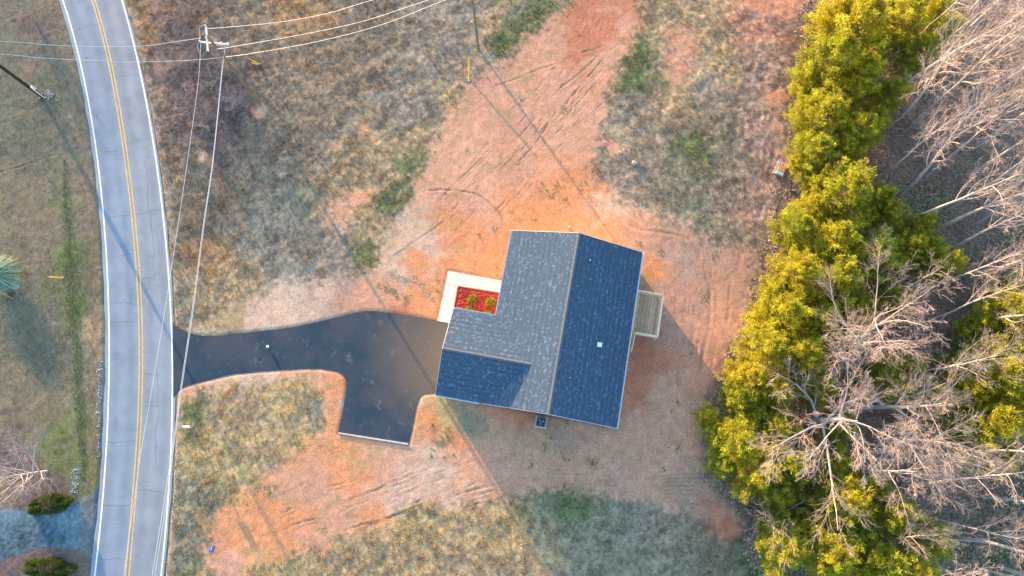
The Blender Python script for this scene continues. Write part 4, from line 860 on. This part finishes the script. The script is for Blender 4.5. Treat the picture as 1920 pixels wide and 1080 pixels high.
for i, (x, y, s) in enumerate(BT):
    place(talls, i, x, y, s * random.uniform(.88, 1.0), random.uniform(0, 6.28), f"tall pale-barked bare tree {zone(y)}, {ordn[rank[i][0]]} trunk from the left", 'bare tree', 'tall bare trees in the wood', (random.uniform(-.06, .06), random.uniform(-.06, .06)))
place(broads, 0, 1505, 792, (1.4, 1.4, 1.0), .6, 'broad spreading bare tree with wide pinkish crown, largest of the lower wood', 'bare tree', 'spreading bare trees at the wood edge')
place(broads, 1, 1575, 690, (1.05, 1.05, 1.2), 2.1, 'leafless tree with thick mossy trunk leaning over the wood centre', 'bare tree', 'spreading bare trees at the wood edge', (.05, .18))
place(broads, 0, 1600, 880, (.75, .75, .9), 3.3, 'forked leafless tree below the broad spreading one', 'bare tree', 'spreading bare trees at the wood edge')
place(broads, 1, 1530, 640, (.62, .62, .85), 4.4, 'leafless tree behind the middle evergreens with fine upright limbs', 'bare tree', 'spreading bare trees at the wood edge')
place(broads, 1, 1610, 760, (1.0, 1.0, 1.0), 5.2, 'pale spreading leafless tree just right of the broadest pinkish crown', 'bare tree', 'spreading bare trees at the wood edge')
place(broads, 0, 1640, 830, (.9, .9, 1.0), 1.9, 'spreading leafless tree below right of the broadest pinkish crown', 'bare tree', 'spreading bare trees at the wood edge')
place(smalls, 0, 1420, 965, 1.0, .3, 'small bare tree at the clearing corner beside scraped clay', 'bare tree', 'small bare trees')
place(smalls, 1, 1600, 150, .8, 1.3, 'small leafless tree hidden among the topmost evergreens', 'bare tree', 'small bare trees')
place(smalls, 0, 1590, 470, .8, 4.3, 'small leafless tree in a gap of the evergreen belt', 'bare tree', 'small bare trees')
place(smalls, 1, 1505, 855, .9, 5.3, 'small leafless tree in front of the broad spreading crown', 'bare tree', 'small bare trees')
place(smalls, 0, 1690, 250, .9, 2.3, 'small leafless tree right of the upper evergreens', 'bare tree', 'small bare trees')
place([bare_tree(350, 5.0, .11, [(4, 26, 1.0, .95, .06, .06), (6, 10, .42, .5, .08, .15), (4, 7, .5, .5, .12, .1), (3, 4, .5, .5, .15, .1), (2, 0, 0, 0, .2, 0)], .06)], 0, 88, 884, 1.3, 2.0, 'spreading leafless tree at the left edge above the hedge', 'bare tree', 'bare trees by the road')
# shrubs
BS = [(318, 20, 1.25), (352, 40, 1.3), (345, 85, 1.1), (372, 120, 1.0), (318, 130, .8), (400, 160, 1.0), (352, 210, 1.15), (385, 240, 1.0), (315, 235, .8), (425, 120, .9), (60, 30, .9), (75, 80, .8), (65, 130, .7), (440, 195, .8), (340, 270, .8), (385, 20, 1.0)]
for i, (x, y, s) in enumerate(BS):
    lr = 'left of the road' if x < 200 else 'near the utility pole'
    place(bushes, i, x, y, s, i * 1.7, f"leafless tangled shrub {lr}, {ordn[[b for b in sorted(BS, key=lambda q: q[1]) if (b[0] < 200) == (x < 200)].index((x, y, s))]} from the top", 'shrub', 'leafless roadside shrubs')
# unnumbered brush on the forest floor
X, Y = scatter(2600, 16, 60, -13, 50); kp = (gsample(forest, X, Y) > .7); X, Y = X[kp][:1100], Y[kp][:1100]
r = np.random.default_rng(9); A0 = []; A1 = []; B0 = []; B1 = []
for x, y in zip(X, Y):
    g0 = gz(x, y)
    for j in range(14):
        an = r.uniform(0, 6.28); el = r.uniform(.2, 1.2); p = np.array([x, y, g0]); d = np.array([math.cos(an) * math.cos(el), math.sin(an) * math.cos(el), math.sin(el)]); rd_ = r.uniform(.012, .03)
        for s in range(4):
            q = p + d * r.uniform(.25, .6); A0.append(p); A1.append(q); B0.append(rd_); B1.append(rd_ * .7); rd_ *= .7; p = q; d = d + r.normal(0, .35, 3); d /= np.linalg.norm(d)
V, F = prisms(A0, A1, B0, B1); tag(mesh('forest_brush', V, F, M['brush']), 'low leafless brush covering the wood floor', kind='stuff')

# ------------------------------------------------------------------ evergreens
def clumps(Pn, Dn, r, size, nb, colr, wr=.2):
    """feathery sprays: nb thin blades per point fanned round direction Dn"""
    N = len(Pn); d = Dn[:, None] + r.normal(0, .75, (N, nb, 3)); d /= np.linalg.norm(d, axis=2, keepdims=True); ref = r.normal(0, 1, (N, nb, 3)); s = np.cross(d, ref); s /= np.linalg.norm(s, axis=2, keepdims=True)
    L_ = size * r.uniform(.6, 1.25, (N, nb, 1)); w_ = L_ * wr; P_ = Pn[:, None] + r.normal(0, size * .25, (N, nb, 3))
    V = np.stack([P_ - s * w_ * .4, P_ + d * L_ * .5 + s * w_, P_ + d * L_, P_ + d * L_ * .5 - s * w_], 2).reshape(-1, 3)
    c = np.repeat((colr[:, None] * (1 + .3 * (r.random((N, nb, 1)) - .5))).reshape(-1, 3), 4, 0); return V, np.arange(len(V)).reshape(-1, 4), c
def evergreen(seed):
    r = np.random.default_rng(seed); Hh = 8.0; P_ = []; D_ = []; S = []; bend = r.normal(0, .25, 2); tone = []
    trunk = [np.array([bend[0] * (t ** 2), bend[1] * t ** 2, Hh * t]) for t in np.linspace(0, 1, 8)]
    for i in range(7): S.append((trunk[i] - [0, 0, .15 if i == 0 else 0], trunk[i + 1], .13 * (1 - i / 7.6), .13 * (1 - (i + 1) / 7.6)))
    nbr = 62; tops = r.uniform(.8, 1.25, 7)
    for b in range(nbr):
        t = .16 + .82 * (b + r.random()) / nbr; q = np.array([bend[0] * t * t, bend[1] * t * t, Hh * t]); az = b * 2.4 + r.uniform(-.4, .4)
        R_ = (2.55 * (1 - t ** 2.2) ** .75 * min(1, .55 + t * 1.4) + .3) * tops[int((az % 6.283) / .898) % 7] * r.uniform(.72, 1.12); el = .05 + .9 * t * t
        d = np.array([math.cos(az) * math.cos(el), math.sin(az) * math.cos(el), math.sin(el)]); ns = 5; p = q.copy(); tn = r.uniform(.75, 1.2)
        for s in range(ns):
            d2 = d + np.array([0, 0, .12 * s]) + r.normal(0, .08, 3); d2 /= np.linalg.norm(d2); p2 = p + d2 * R_ / ns; S.append((p, p2, .035 * (1 - s / ns) + .008, .035 * (1 - (s + 1) / ns) + .008)); 
            sd = np.cross(d2, [0, 0, 1.]); sd /= np.linalg.norm(sd) + 1e-6; ln = R_ * .34 * (1.15 - s / ns)
            for sg in (-1, 1, 0):
                dd = d2 * .8 + sd * sg * r.uniform(.5, 1.1) + np.array([0, 0, r.uniform(0, .5)]); dd /= np.linalg.norm(dd); nk = max(2, int(ln / .15))
                for k_ in range(nk):
                    if r.random() < .18: continue
                    P_.append(p2 + dd * ln * (k_ + .6) / nk + r.normal(0, .05, 3)); D_.append(dd * .8 + np.array([0, 0, .55])); tone.append(tn * (1 if s > 1 else .85))
            p = p2; d = d2
    P_, D_, tone = np.array(P_), np.array(D_), np.array(tone)[:, None]; base = np.where((np.sin(np.arctan2(P_[:, 1], P_[:, 0]) * 3 + P_[:, 2] * 1.7 + seed) + r.normal(0, .35, len(P_)) > 1.15)[:, None], np.array([.30, .24, .11]), np.array([.43, .44, .03])) * tone + np.array([.10, .03, .01]) * r.random((len(P_), 1))
    e = empty('evergreen_tree'); V, F = prisms([x[0] for x in S], [x[1] for x in S], [x[2] for x in S], [x[3] for x in S], 4); mesh('trunk', V, F, M['pinebark'], e)
    V, F, c = clumps(P_, D_, r, .25, 6, base, .13); mesh('crown', V, F, M['needle'], e, col=c); return e
evs = [evergreen(500 + i) for i in range(6)]
EV = [(1540, 120, 70), (1600, 60, 72), (1675, 45, 66), (1735, 25, 42), (1530, 225, 58), (1600, 150, 60), (1518, 290, 50), (1655, 178, 44), (1590, 245, 48), (1500, 300, 36), (1550, 35, 55), (1560, 372, 66), (1622, 375, 42), (1480, 430, 50), (1545, 455, 56), (1625, 475, 60),
      (1683, 465, 44), (1748, 498, 46), (1478, 515, 56), (1560, 530, 56), (1450, 590, 52), (1520, 605, 52), (1425, 650, 54), (1490, 665, 52), (1400, 705, 46), (1445, 740, 46), (1372, 745, 40), (1365, 830, 46), (1435, 800, 46), (1395, 880, 54), (1465, 870, 46), (1448, 925, 42), (1318, 785, 28),
      (1880, 590, 58), (1850, 700, 60), (1838, 800, 58), (1905, 680, 42), (1820, 620, 40), (1900, 625, 50), (1800, 740, 44), (1870, 760, 50), (1800, 845, 38), (1870, 645, 46), (1690, 690, 34), (1910, 540, 40), (1745, 60, 46), (1700, 105, 42), (1625, 235, 40), (1645, 405, 40), (1700, 425, 38), (1720, 470, 40), (1570, 640, 40), (1510, 725, 40), (1655, 730, 40), (1725, 745, 42), (1560, 800, 38), (1540, 870, 42), (1660, 960, 44), (1725, 1015, 42), (1640, 690, 36), (1770, 800, 38), (1600, 585, 38), (1670, 560, 34), (1795, 690, 40), (1565, 935, 54), (1450, 1030, 54), (1540, 1030, 62), (1625, 1050, 58), (1590, 970, 40), (1680, 1075, 44), (1500, 975, 36), (1860, 860, 40), (1620, 920, 36), (1500, 160, 40), (1570, 185, 44), (1505, 210, 38), (1560, 290, 44), (1500, 395, 38), (1530, 340, 42), (1590, 420, 42), (1510, 480, 44), (1460, 640, 40), (1400, 780, 36), (1385, 690, 34), (1340, 810, 30), (1345, 870, 34), (1425, 850, 40), (1490, 560, 44), (1590, 590, 36), (1655, 500, 40), (1620, 110, 44), (1640, 30, 44), (1500, 1000, 40), (1580, 1070, 40), (1440, 980, 34), (1420, 600, 34), (1445, 545, 34)]
def ezone(x, y):
    if x > 1770: return 'in the group at the right edge'
    if y > 915: return 'in the bottom group'
    if y < 340: return 'in the upper evergreen belt'
    if y < 620: return 'in the middle evergreen belt'
    return 'in the lower evergreen belt'
zc = defaultdict(list)
for i, b in enumerate(EV): zc[ezone(b[0], b[1])].append((b[1], i))
rank = {i: j for v in zc.values() for j, (_, i) in enumerate(sorted(v))}
for i, (x, y, rp) in enumerate(EV):
    s = rp / 58 * random.uniform(.95, 1.1); hz = 5.0 * s; c = U(x + 10, y, hz * .8); src = evs[i % 6]; o = src if i < 6 else copy_tree(src)
    o.location = (c[0], c[1], gz(c[0], c[1])); o.rotation_euler = (random.uniform(-.05, .05), random.uniform(-.05, .05), random.uniform(0, 6.28)); o.scale = (s * 1.2, s * 1.2, s * .92)
    size = 'large' if rp > 57 else 'small' if rp < 43 else 'medium'
    tag(o, f"{size} yellow-green evergreen {ezone(x, y)}, {ordn[rank[i]]} from the top", 'evergreen tree', 'evergreen trees along the clearing')
# hedges, shrubs in the bed, pampas clump
def leaf_shell(name, c, rx, ry, rz_, ang, n, colr, m, size=.1, label=None, cat=None, group=None):
    r = np.random.default_rng(int(abs(c[0] * 100))); th = r.uniform(0, 6.283, n); cz = r.uniform(0, 1, n) ** .8; rr = np.sqrt(1 - cz ** 2) ** .6 * r.uniform(.85, 1.03, n)
    P_ = np.stack([rr * np.cos(th) * rx, rr * np.sin(th) * ry, cz * rz_], 1); P_ *= (1 + .12 * np.sin(th * 5 + cz * 4))[:, None]; D_ = np.stack([P_[:, 0] / rx, P_[:, 1] / ry, cz + .3], 1)
    e = empty(name, (c[0], c[1], gz(c[0], c[1])), ang, label, cat, group)
    V, F, cc = clumps(P_, D_, r, size, 4, np.array(colr) * (.7 + .6 * r.random((n, 1)))); mesh('foliage', V, F, M[m], e, col=cc)
    mb = MB(); 
    for j in range(6): a = j * 1.05; mb.tube([(0.02 * j, 0, 0), (rx * .5 * math.cos(a), ry * .5 * math.sin(a), rz_ * .7)], [.03, .01], 5)
    mb.build('stem', M['pinebark'], e); return e
c = U(98, 945); leaf_shell('hedge', c, 2.05, .85, .9, math.radians(11), 2600, (.075, .115, .025), 'hedge', .14, 'clipped oval green hedge above the gravel entrance', 'hedge', 'hedges beside the gravel entrance')
c = U(96, 1064); leaf_shell('hedge', c, 2.35, .85, .9, math.radians(-3), 2800, (.075, .115, .025), 'hedge', .14, 'clipped oval green hedge below the gravel entrance, at the bottom edge', 'hedge', 'hedges beside the gravel entrance')
for (x, y, s, lab) in ((886, 561, .44, 'left yellow-green shrub of the upper pair in red mulch'), (919.5, 566, .42, 'right yellow-green shrub of the upper pair, nearest the roof'), (879, 582, .36, 'left yellow-green shrub of the lower pair, at the garage eave'), (915, 590, .36, 'right yellow-green shrub of the lower pair, in the roof corner')):
    leaf_shell('garden_shrub', U(x, y, .3), s, s, s * 1.2, 0, 190, (.26, .26, .035), 'hedge', .17, lab, 'shrub', 'shrubs in the red mulch bed')
r = np.random.default_rng(5); n = 1100; an = r.uniform(0, 6.283, n); rad = r.uniform(.3, 2.4, n); c = U(8, 522); g0 = gz(c[0], c[1]); V = []; F = []; CC = []
for i in range(n):
    d = np.array([math.cos(an[i]), math.sin(an[i]), 0]); sd = np.array([-d[1], d[0], 0]) * .022; hgt = r.uniform(.7, 1.3); pts = [d * .1, d * rad[i] * .45 + [0, 0, hgt], d * rad[i] * .85 + [0, 0, hgt * .85], d * rad[i] * 1.1 + [0, 0, hgt * .45]]
    b = len(V)
    for j, p in enumerate(pts): wj = (1, 1.2, .9, .2)[j]; V += [p - sd * wj, p + sd * wj]
    F += [[b + 2 * j, b + 2 * j + 1, b + 2 * j + 3, b + 2 * j + 2] for j in range(3)]; CC += [np.array([.27, .40, .30]) * r.uniform(.6, 1.3)] * 8
e = empty('ornamental_grass', (c[0], c[1], g0), 0, 'large pale green arching grass clump at left edge of lawn', 'ornamental grass'); mesh('blades', V, np.array(F), M['pampas'], e, col=np.array(CC))
p = U(33, 538); mb = MB(); g0 = gz(p[0], p[1]); mb.box(p + [0, 0, g0 + .2], (.62, .38, .06), (math.cos(-.3), math.sin(-.3), 0), (-math.sin(-.3), math.cos(-.3), 0)); mb.tube([p, p + [0, 0, g0 + .17]], .08, 8)
for s in (-1, 1): mb.box(p + [0, s * .19, g0 + .25], (.62, .03, .05), (math.cos(-.3), math.sin(-.3), 0), (-math.sin(-.3), math.cos(-.3), 0))
tag(mb.build('bird_bath', M['tray']), 'small pale blue basin beside the ornamental grass', 'basin')
a, b = U(0, 548), U(28, 561); mb = MB(); mb.tube([a + [0, 0, .12], (a + b) / 2 + [0, 0, .14], b + [0, 0, .1]], [.07, .08, .06], 9); tag(mb.build('fallen_log', M['clay']), 'reddish log lying below the ornamental grass', 'log')

# ------------------------------------------------------------------ utility poles, wires, markers
def pole_mesh(mb, p, h, r0=.17, r1=.12): mb.tube([p - [0, 0, .3], p + [0, 0, h * .5], p + [0, 0, h]], [r0, (r0 + r1) / 2, r1], 12)
pb = U(485, 192); PH = 12.4; g0 = gz(pb[0], pb[1])
up = empty('utility_pole', (0, 0, 0), 0, 'brown utility pole with crossed white arms, right of the road', 'utility pole')
mb = MB(); pole_mesh(mb, pb, PH); mb.build('pole', M['pole'], up)
top = pb + [0, 0, PH]
az = PH - .35; zA = PH - 1.3
A1, A2 = U(386.5, 50, PH - .35), U(390, 96, PH - .35); B1, B2 = U(376, 78.5, PH - 1.3), U(429, 83, PH - 1.3)
for (a, b) in ((A1, A2), (B1, B2)):
    mb = MB(); mb.bar(a, b, .14, .14); mb.build('crossarm', M['armwood'], up)
    c = (a + b) / 2
ins_pts = [A1, (A1 + A2) / 2 + [0, 0, 0], A2, B1, B1 + (B2 - B1) * .75, B2]
for q in ins_pts:
    mb = MB(); mb.tube([q + [0, 0, .07], q + [0, 0, .12], q + [0, 0, .16], q + [0, 0, .22], q + [0, 0, .26]], [.03, .08, .05, .08, .03], 10); mb.build('insulator', M['ceram'], up)
mb = MB(); q = pb + [0, 0, PH - 1.5]; mb.bar(q, A1 + (A2 - A1) * .75 + [0, 0, -.08], .04); mb.bar(q, B2 + [0, 0, -.08], .04); mb.build('arm_brace', M['metal'], up)
mb = MB()
mb.tube(smooth_poly([A1 + [0, 0, .2], A1 + [-.5, -.1, .15], A1 + [-.65, -.7, -.2], B1 + [-.05, .6, .1], B1 + [0, 0, .2]], k=4), .018, 5)
mb.tube(smooth_poly([B1 + [0, 0, .2], B1 + [-.25, -.5, 0], B1 + [-.05, -1.0, -.1]], k=4), .018, 5)
mb.build('jumper_wire', M['wire'], up)
def wire(pts_px, zs, label, name='power_line', r=.022, extend=True):
    pts = [U(x, y, zz) for (x, y), zz in zip(pts_px, zs)]
    d = pts[-1] - pts[-2]; d[2] = 0; d /= np.linalg.norm(d)
    if extend: pts.append(pts[-1] + d * 25 + np.array([0, 0, .8]))
    mb = MB(); mb.tube(smooth_poly(pts, k=6), r, 5); tag(mb.build(name, M['wire']), label, 'power line', 'wires of the utility pole')
wire([(377, 71), (330, 78), (270, 86), (180, 87.5), (90, 84), (0, 77)], [11.9, 11.2, 10.8, 10.6, 10.7, 11.0], 'upper of two thin wires crossing the road leftwards')
wire([(418, 107), (370, 112), (260, 116), (140, 112), (60, 107), (0, 101)], [11.0, 10.6, 10.2, 10.1, 10.2, 10.4], 'lower of two thin wires crossing the road leftwards')
wire([(388, 53), (408, 52.5), (520, 42), (610, 26), (705, -2)], [12.2, 12.1, 11.3, 11.0, 11.1], 'top wire running up and right off the pole head')
wire([(404, 92.5), (440, 87), (560, 66), (680, 40), (810, -2)], [11.2, 11.1, 10.5, 10.2, 10.4], 'middle wire running up and right from the pole')
wire([(423, 107), (480, 99), (600, 77), (720, 45), (842, -3)], [10.4, 10.2, 9.8, 9.6, 9.8], 'lowest wire running up and right from the pole')
wire([(376, 80), (376, 94), (371, 160), (353, 292), (334, 420), (311, 570), (278, 770), (262, 863), (232, 1080)], [11.3, 11.2, 10.7, 10.2, 9.9, 9.7, 9.7, 9.8, 10.0], 'thin wire running down the photo and across the road')
wire([(422, 86), (421, 96), (418, 122), (400, 300), (383, 420), (364, 570), (343, 712), (330, 807), (314, 927), (290, 1082)], [11.2, 11.1, 10.9, 10.1, 9.9, 9.7, 9.7, 9.7, 9.8, 10.0], 'inner of two close wires running down beside the road', r=.024)
wire([(420, 112), (416, 132), (399, 300), (381.5, 420), (362, 570), (341, 712), (328, 807), (310, 927), (285, 1082)], [10.2, 10.1, 9.6, 9.3, 9.1, 9.1, 9.1, 9.2, 9.4], 'outer of two close wires running down beside the road', r=.024)
# left roadside pole (top out of frame)
pb2 = U(80, 182); lp = empty('utility_pole', (0, 0, 0), 0, 'dark creosoted pole at left edge with white box and cable near its foot', 'utility pole')
mb = MB(); pole_mesh(mb, pb2, 12.0, .19, .14); mb.build('pole', M['darkpole'], lp)
mb = MB(); mb.box(pb2 + [.22, .05, 1.9], (.22, .26, .55)); mb.build('meter_box', M['mail'], lp)
mb = MB(); mb.box(pb2 + [.1, .25, 1.3], (.22, .18, .42)); mb.build('junction_box', M['plank'], lp)
mb = MB(); mb.tube([pb2 + [.24, -.1, 0], pb2 + [.24, -.1, 1.7]], .05, 8); mb.build('conduit', M['mail'], lp)
pts = []
for i in range(60): a = U(90 + rng.normal(0, 5), 178 + rng.normal(0, 4)); pts.append((a[0], a[1]))
stones(pts, 'stone_heap', 'pale stones heaped at the dark pole foot', M['stone'], .07, .14)
# upper pole (top out of frame)
pb3 = U(897, 92); tp = empty('utility_pole', (0, 0, 0), 0, 'slim brown pole at the top edge of the photo beside green grass', 'utility pole')
mb = MB(); pole_mesh(mb, pb3, 11.5, .15, .11); mb.build('pole', M['pole'], tp)
mb = MB(); mb.bar(pb3 + [-1.1, .3, 10.9], pb3 + [1.1, -.3, 10.9], .12); mb.build('crossarm', M['armwood'], tp)
def guard(px, py, px2, py2, h, label, r=.055, n=1):
    a = U(px, py); b = U(px2, py2, h); e = empty('marker', (0, 0, 0), 0, label, 'marker'); e.name = 'guy_guard'
    mb = MB(); mb.tube([a - [0, 0, .1], b], r, 8); mb.build('sleeve', M['yellow'], e); mb = MB(); mb.tube([b - (b - a) * .01, b + (b - a) * .12], r * .5, 6); mb.build('cable_end', M['metal'], e)
    mb = MB(); mb.tube([a + [0, 0, -.05], a + [0, 0, .06]], r * 2, 8); mb.build('anchor_collar', M['metal'], e)
guard(879, 151, 879, 108, 1.2, 'long yellow guy wire guard standing below the top edge pole', .075)
guard(487, 120, 471, 112.5, .8, 'upper short yellow guard in brown brush beside the wires', .055)
guard(486, 121.5, 472, 117.5, .6, 'lower short yellow guard crossing the other in brown brush', .045)
guard(118, 520.5, 92, 519.5, 1.1, 'yellow marker lying across the left lawn', .06)
# mailbox
p = U(361, 801); e = empty('mailbox', (0, 0, 0), 0, 'white mailbox on a slim post beside the road below the driveway', 'mailbox')
mb = MB(); mb.bar(p - [0, 0, .2], p + [-.02, 0, 1.02], .10); mb.build('post', M['kerb'], e)
c = p + [0, 0, 1.2]; mb = MB(); pr = [(-.09 * 1.0, -.13), (.09, -.13)] ; arc = [(math.cos(t) * .12, .03 + math.sin(t) * .12) for t in np.linspace(0, math.pi, 8)]
prof = [(.12, -.13)] + arc + [(-.12, -.13)]; mb.hexa([c + [-.38, y, zz] for y, zz in prof], [c + [.28, y, zz] for y, zz in prof]); mb.build('box', M['mail'], e)
mb = MB(); mb.box(c + [-.39, 0, -.02], (.015, .2, .2)); mb.build('flap', M['kerb'], e); mb = MB(); mb.box(c + [-.1, .135, .06], (.16, .015, .05)); mb.build('flag', M['redsign'], e)
# sign in the clay at bottom left
p = U(402, 1028); e = empty('yard_sign', (0, 0, 0), 0, 'small blue sign with red edge standing in clay near the road', 'sign')
q = p + [0, 0, .55]; ux = np.array([.25, .97, 0]); uy = np.array([-.55, .14, .82]); ux /= np.linalg.norm(ux); uy -= uy @ ux * ux; uy /= np.linalg.norm(uy)
mb = MB(); mb.box(q, (.62, .5, .03), ux, uy); mb.build('panel', M['blue'], e); nn = np.cross(ux, uy); sg = 1 if nn[2] > 0 else -1
mb = MB(); mb.box(q - uy * .24 + nn * sg * .018, (.62, .1, .012), ux, uy); mb.build('red_band', M['redsign'], e)
mb = MB(); mb.box(q + uy * .1 + nn * sg * .018 + ux * .05, (.34, .10, .01), ux, uy); mb.build('white_band', M['mail'], e)
for s in (-1, 1): mb = MB(); mb.bar(p + ux * .22 * s - [0, 0, .1], q + ux * .22 * s - uy * .2, .025); mb.build('leg', M['metal'], e)
# white ball on the drive
p = U(503, 650.5); V = []; F = []; nr, nk = 7, 12
mb = MB(); pr = np.linspace(0, math.pi, 8); mb.tube([p + [0, 0, .18 - .14 * math.cos(t)] for t in pr], [max(.14 * math.sin(t), .004) for t in pr], 14); tag(mb.build('white_ball', M['mail'], smooth=True), 'small white ball resting on the dark driveway', 'ball')
# pallet of scrap at the wood edge
c0 = U(1462, 318); a = math.radians(-26); X_ = np.array([math.cos(a), math.sin(a), 0]); Y_ = np.array([-math.sin(a), math.cos(a), 0]); g0 = gz(c0[0], c0[1])
e = empty('scrap_pallet', (0, 0, 0), 0, 'weathered pallet stacked with orange-brown boards at the evergreen edge', 'pallet')
for t in (-.65, 0, .65): mb = MB(); mb.box(c0 + Y_ * t + [0, 0, g0 + .08], (1.15, .1, .12), X_, Y_); mb.build('bearer', M['kerb'], e)
for i in range(6): mb = MB(); mb.box(c0 + X_ * (-.5 + i * .2) + [0, 0, g0 + .155], (.12, 1.5, .03), X_, Y_); mb.build('slat', M['kerb'], e)
for i in range(5):
    b_ = a + .25 * math.sin(i * 2.1) - .2; x2 = np.array([math.cos(b_), math.sin(b_), 0]); y2 = np.array([-x2[1], x2[0], 0]); mb = MB(); mb.box(c0 + X_ * (-.15 + i * .13) + Y_ * .15 + [0, 0, g0 + .20 + i * .012], (.11, 1.25, .03), x2, y2); mb.build('board', M['plank'], e)
mb = MB(); mb.box(c0 + X_ * .1 - Y_ * .55 + [0, 0, g0 + .25], (.7, .3, .14), X_, Y_); mb.build('crate', M['tray'], e)
print('tris', sum(len(o.data.polygons) for o in sc.objects if o.type == 'MESH'))
